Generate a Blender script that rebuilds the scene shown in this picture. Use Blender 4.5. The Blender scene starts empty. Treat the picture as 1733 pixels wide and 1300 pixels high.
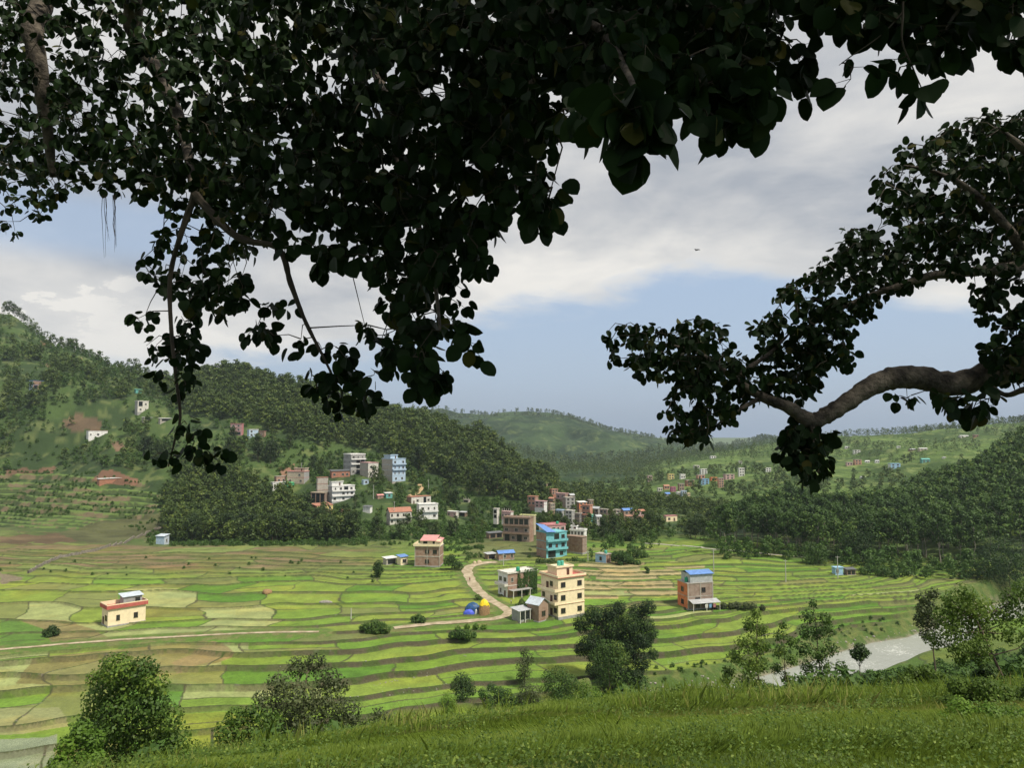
import bpy, math, random
import numpy as np
from mathutils import Vector, Matrix
R = math.radians
random.seed(7)
rng = np.random.default_rng(11)
S = bpy.context.scene
COL = S.collection

# ------------------------------------------------------------------ camera
PITCH = math.atan(80/1285.0)
FPX, CX, CY = 1285.0, 866.5, 650.0
CAMZ = 56.0
cam_d = bpy.data.cameras.new('camera'); cam = bpy.data.objects.new('camera', cam_d); COL.objects.link(cam)
cam.location = (0, 0, CAMZ); cam.rotation_euler = (R(90)+PITCH, 0, 0)
cam_d.sensor_width = 36.0; cam_d.lens = 36.0*FPX/1733.0
cam_d.clip_start = 0.1; cam_d.clip_end = 12000
S.camera = cam

# ------------------------------------------------------------------ sun, sky, exposure
SUN_EL, SUN_AZ = 56.0, 128.0      # degrees; azimuth clockwise from +Y (the view direction)
sd = bpy.data.lights.new('sun', 'SUN'); sun = bpy.data.objects.new('sun', sd); COL.objects.link(sun)
sd.energy = 4.2; sd.angle = R(6.0); sd.color = (1.0, 0.91, 0.76)
sv = Vector((math.sin(R(SUN_AZ))*math.cos(R(SUN_EL)), math.cos(R(SUN_AZ))*math.cos(R(SUN_EL)), math.sin(R(SUN_EL))))
sun.rotation_euler = sv.to_track_quat('Z', 'Y').to_euler(); sun.location = (0, 0, 300)

class NT:
    """tiny node-tree helper"""
    def __init__(s, tree): s.t = tree; s.n = tree.nodes; s.l = tree.links
    def new(s, ty, **kw):
        n = s.n.new(ty)
        for k, v in kw.items():
            if k == 'ins':
                for a, b in v.items():
                    if hasattr(b, 'is_output'): s.l.new(b, n.inputs[a])
                    else: n.inputs[a].default_value = b
            else: setattr(n, k, v)
        return n
    def math(s, op, a, b=0.0, c=None, clamp=False):
        n = s.n.new('ShaderNodeMath'); n.operation = op; n.use_clamp = clamp
        for i, v in enumerate((a, b, c)):
            if v is None: continue
            if hasattr(v, 'is_output'): s.l.new(v, n.inputs[i])
            else: n.inputs[i].default_value = v
        return n.outputs[0]
    def ss(s, v, a, b):
        n = s.n.new('ShaderNodeMapRange'); n.interpolation_type = 'SMOOTHSTEP'
        s.l.new(v, n.inputs[0]); n.inputs[1].default_value = a; n.inputs[2].default_value = b
        return n.outputs[0]
    def mix(s, f, a, b, mode='MIX'):
        n = s.n.new('ShaderNodeMix'); n.data_type = 'RGBA'; n.blend_type = mode
        for i, v in ((0, f), (6, a), (7, b)):
            if hasattr(v, 'is_output'): s.l.new(v, n.inputs[i])
            elif i == 0: n.inputs[0].default_value = v
            else: n.inputs[i].default_value = (*v, 1) if len(v) == 3 else v
        return n.outputs[2]
    def noise(s, vec, scale, detail=3, rough=.55, dist=0.0):
        n = s.n.new('ShaderNodeTexNoise'); n.inputs['Scale'].default_value = scale
        n.inputs['Detail'].default_value = detail; n.inputs['Roughness'].default_value = rough
        n.inputs['Distortion'].default_value = dist
        if vec is not None: s.l.new(vec, n.inputs['Vector'])
        return n.outputs[0]

w = bpy.data.worlds.new('World'); S.world = w; w.use_nodes = True
T = NT(w.node_tree); w.node_tree.nodes.clear()
sky = T.new('ShaderNodeTexSky', sky_type='NISHITA'); sky.sun_disc = False
sky.sun_elevation = R(SUN_EL); sky.sun_rotation = R(SUN_AZ); sky.air_density = 1.2; sky.dust_density = 2.5; sky.ozone_density = 2.0
tc = T.new('ShaderNodeTexCoord'); sp = T.new('ShaderNodeSeparateXYZ', ins={0: tc.outputs['Generated']})
az = T.math('ARCTAN2', sp.outputs[0], sp.outputs[1])
el = T.math('ARCSINE', sp.outputs[2])
# the cloud deck is laid out in azimuth / elevation of the sky itself (radians)
cmb = T.new('ShaderNodeCombineXYZ', ins={0: az, 1: T.math('MULTIPLY', el, 2.6), 2: 0.0})
n_big = T.noise(cmb.outputs[0], 2.3, 4, .5, .6)
n_mid = T.noise(cmb.outputs[0], 6.5, 6, .58, .5)
n_fin = T.noise(cmb.outputs[0], 17.0, 6, .6, .2)
# lower edge of the deck: from 11 deg in the middle of the view, down at the left and at the right
edge = T.math('ADD', 0.150, T.math('MULTIPLY', T.math('SUBTRACT', az, 0.0), 0.16))
edge = T.math('SUBTRACT', edge, T.math('MULTIPLY', T.ss(az, 0.26, 0.62), 0.13))
edge = T.math('SUBTRACT', edge, T.math('MULTIPLY', T.ss(T.math('MULTIPLY', az, -1), 0.05, 0.26), 0.02))
edge = T.math('ADD', edge, T.math('MULTIPLY', T.math('SUBTRACT', n_mid, .5), 0.10))
edge = T.math('ADD', edge, T.math('MULTIPLY', T.math('SUBTRACT', n_fin, .5), 0.035))
dd = T.math('SUBTRACT', el, edge)
cover = T.ss(dd, -0.012, 0.034)
# cumulus bank low on the left
lf = T.math('MULTIPLY', T.ss(T.math('MULTIPLY', az, -1), 0.38, 0.52), T.ss(T.math('SUBTRACT', T.math('ADD', 0.19, T.math('MULTIPLY', T.math('SUBTRACT', n_mid, .5), .16)), el), 0.0, 0.02))
lf = T.math('MULTIPLY', lf, T.ss(T.math('ADD', el, T.math('MULTIPLY', T.math('SUBTRACT', n_fin, .5), .1)), 0.045, 0.095))
cover = T.math('MAXIMUM', cover, T.math('MULTIPLY', lf, 0.92))
# thin gap of blue behind the leaves at the left
gap = T.math('MULTIPLY', T.ss(T.math('MULTIPLY', az, -1), 0.30, 0.42), T.math('SUBTRACT', 1.0, T.ss(T.math('ABSOLUTE', T.math('SUBTRACT', el, 0.235)), 0.015, 0.055)))
cover = T.math('MULTIPLY', cover, T.math('SUBTRACT', 1.0, T.math('MULTIPLY', gap, 0.75)))
bright = T.ss(n_big, 0.34, 0.66)
rim = T.math('SUBTRACT', 1.0, T.ss(T.math('ADD', dd, T.math('MULTIPLY', T.math('SUBTRACT', n_mid, .5), .12)), 0.02, 0.11))
bright = T.math('ADD', T.math('MULTIPLY', bright, 0.75), T.math('MULTIPLY', rim, 0.55), clamp=True)
bright = T.math('ADD', bright, T.math('MULTIPLY', T.math('SUBTRACT', n_mid, .5), 1.1), clamp=True)
bright = T.math('ADD', bright, T.math('MULTIPLY', T.math('SUBTRACT', n_fin, .5), 0.35), clamp=True)
bright = T.math('ADD', T.math('MULTIPLY', bright, T.math('SUBTRACT', 1.0, T.math('MULTIPLY', T.ss(el, .30, .5), .35))), T.math('MULTIPLY', T.ss(el, .30, .5), .22), clamp=True)
bright = T.math('MAXIMUM', bright, T.math('MULTIPLY', lf, T.ss(T.math('ADD', n_mid, T.math('MULTIPLY', T.math('SUBTRACT', n_fin, .5), 1.1)), .40, .54)))
ccol = T.mix(bright, (0.34, 0.365, 0.41), (0.76, 0.735, 0.69))
bg1 = T.new('ShaderNodeBackground', ins={0: sky.outputs[0], 1: 0.10})
bg2 = T.new('ShaderNodeBackground', ins={0: ccol, 1: 1.0})
thin = T.new('ShaderNodeBackground', ins={0: T.mix(T.ss(T.math('ADD', el, T.math('MULTIPLY', T.math('SUBTRACT', n_mid, .5), .05)), 0.0, 0.085), (.37, .46, .60), (.39, .50, .68)), 1: 1.0})
mt = T.new('ShaderNodeMixShader', ins={0: 0.7, 1: bg1.outputs[0], 2: thin.outputs[0]})
ms = T.new('ShaderNodeMixShader', ins={0: cover, 1: mt.outputs[0], 2: bg2.outputs[0]})
wo = T.new('ShaderNodeOutputWorld', ins={0: ms.outputs[0]})
S.view_settings.view_transform = 'Standard'; S.view_settings.look = 'None'
S.view_settings.exposure = 0.27; S.view_settings.gamma = 1.0
S.cycles.max_bounces = 6; S.cycles.diffuse_bounces = 2; S.cycles.glossy_bounces = 2
S.cycles.transmission_bounces = 3; S.cycles.volume_bounces = 0; S.cycles.transparent_max_bounces = 4
S.cycles.use_denoising = True

# ------------------------------------------------------------------ geometry of the view: pixel of the photograph <-> point in the valley
cp, spn = math.cos(PITCH), math.sin(PITCH)
def ray(px, py):
    a = (np.asarray(px, float)-CX)/FPX; b = (CY-np.asarray(py, float))/FPX
    return a, cp - b*spn, spn + b*cp
def at(px, py, Y):
    """point seen at (px, py) at depth Y along +Y"""
    a, b, c = ray(px, py); t = Y/b
    return Vector((float(a*t), float(Y), float(CAMZ + c*t)))
def y_on(px, py, z):
    a, b, c = ray(px, py); return (z-CAMZ)/c*b
def proj(x, y, z):
    d = y*cp + (z-CAMZ)*spn; v = -y*spn + (z-CAMZ)*cp
    d = np.maximum(d, 1e-3)
    return CX + FPX*x/d, CY - FPX*v/d

def _h(i, j, s):
    n = (i.astype(np.int64)*374761393 + j.astype(np.int64)*668265263 + s*1442695041) & 0xffffffff
    n = ((n ^ (n >> 13))*1274126177) & 0xffffffff
    return ((n ^ (n >> 16)) & 0xffff)/65535.0
def vnoise(x, y, s=0):
    x = np.asarray(x, float); y = np.asarray(y, float)
    i = np.floor(x); j = np.floor(y); fx = x-i; fy = y-j
    fx = fx*fx*(3-2*fx); fy = fy*fy*(3-2*fy)
    a = _h(i, j, s); b = _h(i+1, j, s); c = _h(i, j+1, s); d = _h(i+1, j+1, s)
    return (a*(1-fx)+b*fx)*(1-fy) + (c*(1-fx)+d*fx)*fy
def fbm(x, y, o=4, s=0):
    v = 0; a = .5; t = 0
    for k in range(o):
        v = v + a*vnoise(x*2**k+17*k, y*2**k-9*k, s+k); t += a; a *= .5
    return v/t
def sstep(v, a, b):
    t = np.clip((v-a)/(b-a), 0, 1); return t*t*(3-2*t)
def inpoly(px, py, poly):
    px = np.asarray(px, float); py = np.asarray(py, float); r = np.zeros(px.shape, bool)
    n = len(poly)
    for i in range(n):
        x0, y0 = poly[i]; x1, y1 = poly[(i+1) % n]
        if y0 == y1: continue
        c = ((y0 > py) != (y1 > py)) & (px < (x1-x0)*(py-y0)/(y1-y0)+x0)
        r ^= c
    return r
def dist_line(x, y, pts):
    """distance to an open polyline and the parameter along it"""
    best = np.full(np.shape(x), 1e9)
    for (x0, y0), (x1, y1) in zip(pts[:-1], pts[1:]):
        dx, dy = x1-x0, y1-y0; L = dx*dx+dy*dy+1e-9
        t = np.clip(((x-x0)*dx+(y-y0)*dy)/L, 0, 1)
        best = np.minimum(best, np.hypot(x-x0-t*dx, y-y0-t*dy))
    return best

# ------------------------------------------------------------------ the terrain as one function
PXS = np.array([-250, 0, 100, 200, 300, 400, 500, 600, 700, 800, 900, 1000, 1100, 1200, 1300, 1400, 1500, 1600, 1733, 2000], float)
# field edges traced in the photograph (py at each station) with the height of the terrace there
KC = [
 (-7.0, [1420,1400,1390,1380,1365,1350,1330,1310,1290,1270,1255,1240,1225,1205,1150,1118,1095,1080,1050,1000]),
 (-4.8, [1250,1243,1230,1222,1215,1208,1200,1190,1180,1172,1165,1160,1150,1135,1102,1086,1072,1056,1036,990]),
 (-3.6, [1190,1185,1178,1174,1170,1165,1160,1153,1145,1131,1124,1121,1112,1100,1084,1070,1057,1042,1026,985]),
 (-2.6, [1145,1150,1156,1150,1140,1134,1131,1125,1118,1106,1100,1097,1088,1076,1064,1052,1042,1032,1018,980]),
 (-1.6, [1135,1130,1122,1112,1106,1111,1107,1102,1094,1084,1078,1069,1060,1048,1042,1032,1024,1016,1008,975]),
 (-0.6, [1120,1108,1097,1085,1078,1072,1069,1065,1058,1050,1043,1036,1031,1025,1019,1013,1006,1000,994,970]),
 ( 0.0, [1040,1041,1042,1049,1046,1044,1043,1038,1030,1022,1017,1012,1008,1003,1000,995,989,984,980,965]),
 ( 0.8, [994,995,993,994,998,1002,1000,1003,1004,1000,995,990,987,984,981,978,973,970,967,960]),
 ( 1.4, [964,965,968,972,975,975,978,983,984,980,975,972,970,968,966,964,962,960,958,955]),
 ( 2.0, [948,950,952,957,960,962,965,968,968,965,962,958,955,952,951,951,951,951,950,948]),
 ( 3.0, [925,926,929,932,935,937,938,940,942,940,938,935,932,928,930,936,942,944,944,942]),
]
SUB = [3, 1, 1, 1, 2, 2, 2, 2, 2, 4]
# hill ground beyond: (py, distance) per station
HC = [
 [(893,470),(893,470),(900,455),(908,440),(913,425),(914,425),(914,420),(912,420),(905,420),(905,420),(900,420),(896,430),(896,430),(902,420),(915,385),(935,350),(948,325),(955,312),(960,305),(960,300)],
 [(868,500),(868,500),(872,490),(880,480),(888,465),(890,460),(888,455),(886,455),(882,460),(890,450),(884,470),(878,500),(882,480),(893,450),(905,400),(925,366),(938,340),(942,330),(940,325),(930,320)],
 [(820,545),(820,545),(822,535),(830,525),(838,515),(845,505),(848,500),(846,500),(848,505),(868,500),(872,500),(868,540),(872,520),(884,480),(892,425),(905,392),(915,372),(905,370),(890,370),(870,370)],
 [(740,620),(740,620),(745,610),(750,600),(758,585),(770,565),(790,555),(800,545),(810,550),(835,550),(855,540),(858,590),(862,570),(872,520),(880,460),(890,425),(888,420),(860,425),(820,430),(790,430)],
 [(630,720),(640,700),(655,690),(672,675),(690,665),(698,655),(715,645),(735,620),(755,600),(795,600),(840,600),(850,640),(858,620),(868,560),(880,520),(892,470),(878,460),(835,475),(776,490),(740,490)],
 [(515,920),(532,880),(588,850),(626,820),(645,800),(640,780),(660,740),(690,710),(712,680),(746,660),(808,640),(848,700),(856,700),(866,660),(876,640),(888,600),(884,560),(846,560),(790,570),(750,570)],
 [(560,1150),(560,1150),(620,1100),(660,1080),(690,1050),(700,1000),(720,980),(760,920),(790,880),(815,860),(840,850),(846,900),(852,900),(862,900),(874,850),(890,850),(890,800),(870,800),(840,800),(820,800)],
]
NK = 5 + len(KC) + len(HC)
LIP = np.array([1400,1360,1340,1320,1292,1280,1265,1250,1236,1222,1205,1192,1180,1178,1178,1176,1172,1165,1158,1150], float)
KY = np.zeros((len(PXS), NK)); KZ = np.zeros_like(KY)
for i, px in enumerate(PXS):
    lip = at(px, LIP[i], 40.0).z
    row = [(-40, 58.0), (4.0, 53.3), (14.0, min(at(px, 1330, 14.0).z, 52)), (40.0, lip), (72.0, lip*np.interp(px, [0, 900, 1150], [.5, .5, .68]))]
    for z, pys in KC: row.append((y_on(px, pys[i], z), z))
    for k in HC:
        py, Y = k[i]; row.append((Y, at(px, py, Y).z))
    for k, (Y, z) in enumerate(row): KY[i, k] = Y; KZ[i, k] = z
KY[:, 5] = np.maximum(KY[:, 5], 105)
for k in range(1, NK): KY[:, k] = np.maximum(KY[:, k], KY[:, k-1]+1.5)
US = (PXS-CX)/FPX
KX = np.arange(NK)

def _cols(u):
    u = np.clip(u, US[0], US[-1]); i = np.clip(np.searchsorted(US, u)-1, 0, len(US)-2)
    f = (u-US[i])/(US[i+1]-US[i]); f = f*f*(3-2*f)
    return i, f
def base(x, y):
    """(knot index as a float, smooth height, length of one knot interval)"""
    x = np.atleast_1d(np.asarray(x, float)); y = np.atleast_1d(np.asarray(y, float))
    i, f = _cols(x/np.maximum(y, 14.0))
    kk = np.zeros(x.shape); zz = np.zeros(x.shape); LL = np.ones(x.shape)
    Yp = KY[i, 0]*(1-f)+KY[i+1, 0]*f; Zp = KZ[i, 0]*(1-f)+KZ[i+1, 0]*f
    zz[:] = Zp; sl_prev = None
    for k in range(1, NK):
        Yn = KY[i, k]*(1-f)+KY[i+1, k]*f; Zn = KZ[i, k]*(1-f)+KZ[i+1, k]*f
        m = (y >= Yp) & (y < Yn)
        t = (y-Yp)/(Yn-Yp)
        kk = np.where(m, k-1+t, kk); zz = np.where(m, Zp+(Zn-Zp)*t, zz); LL = np.where(m, Yn-Yp, LL)
        Yp, Zp = Yn, Zn
    kk = np.where(y >= Yp, NK-1.0, kk); zz = np.where(y >= Yp, Zp, zz)
    return kk, zz, LL

SUBS = np.array([1]*5 + SUB + [5, 4, 5, 5, 5, 5, 1], float)
CUM = np.concatenate([[0], np.cumsum(SUBS)])
GZ = [0]*5 + [k[0] for k in KC]

def to_plane(pts, z): return [((px-CX)/FPX*0+at(px, py, 100).x*float(y_on(px, py, z))/100.0, float(y_on(px, py, z))) for px, py in pts]
RIV = to_plane([(1060,1215),(1120,1180),(1200,1168),(1280,1150),(1350,1130),(1420,1107),(1480,1089),(1540,1080),(1575,1066),(1640,1036),(1760,1008),(1900,990),
                (1950,1010),(1780,1052),(1690,1080),(1640,1110),(1610,1150),(1560,1200),(1450,1250),(1300,1310),(1150,1370),(1000,1420),(900,1420)], -8.6)
def river_d(x, y):
    ins = inpoly(x, y, RIV); d = dist_line(x, y, RIV+[RIV[0]])
    return np.where(ins, -d, d)
ROAD_PX = [(840,954),(815,956),(795,961),(789,968),(798,985),(812,1002),(832,1016),(852,1026),(862,1033),(856,1041),(835,1046),(790,1050),(735,1054),(690,1059),(665,1062)]
PATH_PX = [(540,1070),(480,1071),(400,1073),(300,1079),(200,1086),(100,1097),(0,1109),(-120,1122)]
def zt_px(px, py):
    return np.interp(py, [926, 950, 975, 1000, 1045, 1080, 1110], [3, 2, 1.2, .8, 0, -.8, -2])
def pline(P):
    out = []
    for (a, b), (c, d) in zip(P[:-1], P[1:]):
        for t in np.linspace(0, 1, 6, endpoint=False): out.append((a+(c-a)*t, b+(d-b)*t))
    out.append(P[-1])
    q = [to_plane([p], zt_px(*p))[0] for p in out]
    q = np.array(q)
    for _ in range(3): q[1:-1] = (q[:-2]+2*q[1:-1]+q[2:])/4
    return [tuple(v) for v in q]
ROAD = pline(ROAD_PX); PATH = pline(PATH_PX)
STREAM = pline([(1090,917),(1150,923),(1220,931),(1300,939),(1360,944),(1400,950)])

def terrain(x, y, full=False):
    x = np.atleast_1d(np.asarray(x, float)); y = np.atleast_1d(np.asarray(y, float))
    wx = x + 8*(fbm(x/28, y/28, 3, 5)-.5)
    wamp = np.clip((y-110)/200, 0, 1)
    wy = y + ((9+6*wamp)*(fbm(x/30, y/22, 3, 9)-.5) + (13+16*wamp)*(vnoise(x/58, y/48, 19)-.5))*np.clip((y-90)/40, 0, 1)
    k, z, L = base(wx, wy)
    ki = np.clip(np.floor(k).astype(int), 0, NK-2); kf = k-ki
    nsub = SUBS[ki]; tt = CUM[ki] + kf*nsub
    n = np.floor(tt); f = tt-n; Ls = L/nsub
    px, py = proj(x, y, z)
    # how strongly the ground is cut into terraces
    terr = sstep(k, 4.9, 5.1)*(1-sstep(k, 16.2, 18.0)*.0)
    hill = sstep(k, 15.0, 16.0)
    leftT = sstep(-px, -300, -230)*(1-sstep(k, 17.6, 18.6)) 
    midT = sstep(px, 540, 600)*(1-sstep(px, 860, 900))*(1-sstep(k, 16.2, 16.9))
    terr = terr*np.where(hill > 0, np.maximum(np.maximum(leftT, midT)*1.0, 1-hill), 1.0)
    river = river_d(x, y) if True else None
    terr = terr*sstep(river, 1.5, 5)
    dr = np.minimum(dist_line(x, y, ROAD), dist_line(x, y, PATH))
    terr_r = terr*sstep(dr, 2.6, 4.6)
    # height at the two ends of the step on this column
    stepz = (KZ[:, :].mean(0)[np.minimum(ki+1, NK-1)]-KZ.mean(0)[ki])/nsub
    i, ff = _cols(x/np.maximum(y, 14.0))
    za = KZ[i, ki]*(1-ff)+KZ[i+1, ki]*ff; zb = KZ[i, ki+1]*(1-ff)+KZ[i+1, ki+1]*ff
    dz = (zb-za)/nsub
    rw = np.clip(np.abs(dz)*0.8, 0.75, 2.5)
    rise = sstep((1-f)*Ls, rw, 0.0)
    zs = za + dz*((n-CUM[ki]) + rise)
    bund = (1-sstep(f*Ls, 0.35, 0.75))
    zq = zs + 0.22*bund*(hill < .5)
    out = z*(1-terr_r) + zq*terr_r
    # hill roughness
    out = out + hill*(1-terr)*(fbm(x/40, y/40, 4, 21)-.5)*9*sstep(k, 16, 17.5)
    near = 1-sstep(y, 60, 100)
    out = out + near*((fbm(x/6, y/6, 4, 31)-.5)*.6*sstep(y, 2, 14))
    # river bed
    bank = sstep(river, 0.0, 5.0)
    out = out*bank + (-8.6)*(1-bank)
    out = np.where(river < 1.5, np.minimum(out, -8.6-np.clip(-river+1.2, 0, 3)*.5), out)
    if not full: return out
    # plots inside one terrace
    W = 17 + 26*_h(n.astype(int), n.astype(int)*0+3, 77)
    qx = x + 6*(fbm(x/16, y/9, 2, 41)-.5) + 0.35*(f*Ls)*np.where(_h(n.astype(int), n.astype(int)*0, 5) > .5, 1, -1)
    c = qx/W + 40*_h(n.astype(int), n.astype(int)*0+9, 13)
    m = np.floor(c); fc = c-m
    cross = np.minimum(fc, 1-fc)*W
    hs = _h(n.astype(int), m.astype(int), 404); pr = .35 + .5*sstep(px, 850, 1100)*(py > 900)
    at_s = .38+.24*_h(n.astype(int), m.astype(int), 405)
    split = np.where(hs < pr, np.abs(f-at_s)*Ls, 99.0); m = m + np.where((hs < pr) & (f > at_s), .5, 0)
    return dict(z=out, split=split, k=k, f=f, Ls=Ls, n=n, m=m, dback=(1-f)*Ls, dfront=f*Ls, rw=rw, cross=cross, terr=terr, hill=hill,
                river=river, road=dr, px=px, py=py, dz=dz, bund=bund)
def gz(x, y): return float(terrain([x], [y])[0])
_ys = np.concatenate([np.arange(8, 130, .5), np.arange(130, 500, .7), np.arange(500, 1100, 2)])
def hit(px, py, y0=0):
    """where the line of sight through a pixel of the photograph meets the ground"""
    a, b, c = ray(px, py); ys = _ys[_ys > y0]
    z = CAMZ + c/b*ys; g = terrain(a/b*ys, ys)
    w_ = np.where(z <= g)[0]
    if len(w_) == 0: Y = ys[-1]
    else: Y = ys[w_[0]]
    return Vector((float(a/b*Y), float(Y), gz(a/b*Y, Y)))

# ------------------------------------------------------------------ mesh and object helpers
def tag(o, label=None, cat=None, group=None, kind=None):
    if label: o['label'] = label
    if cat: o['category'] = cat
    if group: o['group'] = group
    if kind: o['kind'] = kind
    return o
def link(name, me, parent=None):
    o = bpy.data.objects.new(name, me); COL.objects.link(o)
    if parent is not None: o.parent = parent
    return o
def np_mesh(name, V, loops, sizes, mats, smooth=False, midx=None, attrs=None):
    """V (n,3); loops flat vertex indices; sizes per polygon"""
    V = np.asarray(V, np.float32); loops = np.asarray(loops, np.int32).ravel(); sizes = np.asarray(sizes, np.int32)
    me = bpy.data.meshes.new(name)
    me.vertices.add(len(V)); me.vertices.foreach_set('co', V.ravel())
    me.loops.add(len(loops)); me.loops.foreach_set('vertex_index', loops)
    me.polygons.add(len(sizes)); st = np.concatenate([[0], np.cumsum(sizes)[:-1]]).astype(np.int32)
    me.polygons.foreach_set('loop_start', st)
    try: me.polygons.foreach_set('loop_total', sizes)
    except Exception: pass
    if smooth: me.polygons.foreach_set('use_smooth', np.ones(len(sizes), bool))
    for m_ in (mats if isinstance(mats, (list, tuple)) else [mats]): me.materials.append(m_)
    if midx is not None: me.polygons.foreach_set('material_index', np.asarray(midx, np.int32))
    for nm, (ty, dom, arr) in (attrs or {}).items():
        at_ = me.attributes.new(nm, ty, dom)
        at_.data.foreach_set('color' if 'COLOR' in ty else 'value', np.asarray(arr, np.float32).ravel())
    me.update(calc_edges=True); me.validate(verbose=False) if False else None
    return me
def empty(name, loc=(0, 0, 0), rz=0):
    o = bpy.data.objects.new(name, None); COL.objects.link(o); o.location = loc; o.rotation_euler = (0, 0, rz)
    o.empty_display_size = .2
    return o
class MB:
    """collects simple solids, then becomes one mesh object"""
    def __init__(s): s.v = []; s.f = []
    def add(s, vs, fs):
        o = len(s.v); s.v += [tuple(v) for v in vs]; s.f += [tuple(i+o for i in f) for f in fs]; return s
    def box(s, x0, x1, y0, y1, z0, z1):
        return s.add([(x0,y0,z0),(x1,y0,z0),(x1,y1,z0),(x0,y1,z0),(x0,y0,z1),(x1,y0,z1),(x1,y1,z1),(x0,y1,z1)],
                     [(3,2,1,0),(4,5,6,7),(0,1,5,4),(1,2,6,5),(2,3,7,6),(3,0,4,7)])
    def prism(s, pts, z0, z1):
        n = len(pts)
        return s.add([(x, y, z0) for x, y in pts]+[(x, y, z1) for x, y in pts],
                     [tuple(range(n-1, -1, -1)), tuple(range(n, 2*n))]+[(i, (i+1) % n, n+(i+1) % n, n+i) for i in range(n)])
    def tube(s, pts, rad, seg=6, cap=True):
        pts = [Vector(p) for p in pts]; n = len(pts)
        if not hasattr(rad, '__len__'): rad = [rad]*n
        vs = []; fs = []; up = Vector((0, 0, 1)); last = None
        for i, p in enumerate(pts):
            d = (pts[min(i+1, n-1)]-pts[max(i-1, 0)]).normalized()
            a = last if last is not None else (up.cross(d) if abs(d.z) < .95 else Vector((1, 0, 0)).cross(d))
            a = (a - d*a.dot(d)).normalized(); last = a; b = d.cross(a)
            for j in range(seg):
                t = 2*math.pi*j/seg; vs.append(p+(a*math.cos(t)+b*math.sin(t))*rad[i])
        for i in range(n-1):
            for j in range(seg):
                k = (j+1) % seg; fs.append((i*seg+j, i*seg+k, (i+1)*seg+k, (i+1)*seg+j))
        if cap: fs += [tuple(range(seg-1, -1, -1)), tuple(range((n-1)*seg, n*seg))]
        return s.add(vs, fs)
    def lathe(s, prof, c=(0, 0, 0), seg=12):
        vs = []; fs = []
        for r, z in prof:
            for j in range(seg):
                t = 2*math.pi*j/seg; vs.append((c[0]+r*math.cos(t), c[1]+r*math.sin(t), c[2]+z))
        for i in range(len(prof)-1):
            for j in range(seg):
                k = (j+1) % seg; fs.append((i*seg+j, i*seg+k, (i+1)*seg+k, (i+1)*seg+j))
        fs += [tuple(range(seg-1, -1, -1)), tuple(range((len(prof)-1)*seg, len(prof)*seg))]
        return s.add(vs, fs)
    def mesh(s, name, mat, smooth=False):
        me = bpy.data.meshes.new(name); me.from_pydata(s.v, [], s.f); me.materials.append(mat)
        if smooth: me.polygons.foreach_set('use_smooth', [True]*len(me.polygons))
        me.update(); return me
    def build(s, name, mat, parent=None, smooth=False, **kw):
        return tag(link(name, s.mesh(name, mat, smooth), parent), **kw)

# ------------------------------------------------------------------ materials
MATS = {}
def mat(name, col, rough=.8, col2=None, scale=2.0, bump=0.0, spec=.3, metal=0.0, detail=4, vec='Object'):
    if name in MATS: return MATS[name]
    m = bpy.data.materials.new(name); m.use_nodes = True; t = NT(m.node_tree)
    b = t.n['Principled BSDF']; b.inputs['Roughness'].default_value = rough; b.inputs['Metallic'].default_value = metal
    b.inputs['Specular IOR Level'].default_value = spec
    tcn = t.new('ShaderNodeTexCoord'); v = tcn.outputs[vec]
    n = t.noise(v, scale, detail, .6)
    c2 = col2 or tuple(c*.72 for c in col)
    t.l.new(t.mix(t.ss(n, .3, .7), col, c2), b.inputs['Base Color'])
    if bump:
        bp = t.new('ShaderNodeBump', ins={'Strength': 1.0, 'Distance': bump, 'Height': t.noise(v, scale*4, 4, .6)})
        t.l.new(bp.outputs[0], b.inputs['Normal'])
    MATS[name] = m; return m
def brick_mat(name, c1, c2, mortar, sc=1.0):
    m = bpy.data.materials.new(name); m.use_nodes = True; t = NT(m.node_tree); b = t.n['Principled BSDF']
    b.inputs['Roughness'].default_value = .9
    tcn = t.new('ShaderNodeTexCoord'); sp_ = t.new('ShaderNodeSeparateXYZ', ins={0: tcn.outputs['Object']})
    vx = t.math('ADD', sp_.outputs[0], sp_.outputs[1])
    cv = t.new('ShaderNodeCombineXYZ', ins={0: vx, 1: sp_.outputs[2], 2: 0.0})
    br = t.new('ShaderNodeTexBrick', ins={'Vector': cv.outputs[0], 'Color1': (*c1, 1), 'Color2': (*c2, 1), 'Mortar': (*mortar, 1), 'Scale': 1.0*sc,
               'Mortar Size': .015, 'Brick Width': .24, 'Row Height': .075})
    n = t.noise(tcn.outputs['Object'], .7, 5, .65)
    c = t.mix(t.ss(n, .35, .75), br.outputs[0], tuple(x*.62 for x in c1))
    t.l.new(c, b.inputs['Base Color'])
    MATS[name] = m; return m
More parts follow.
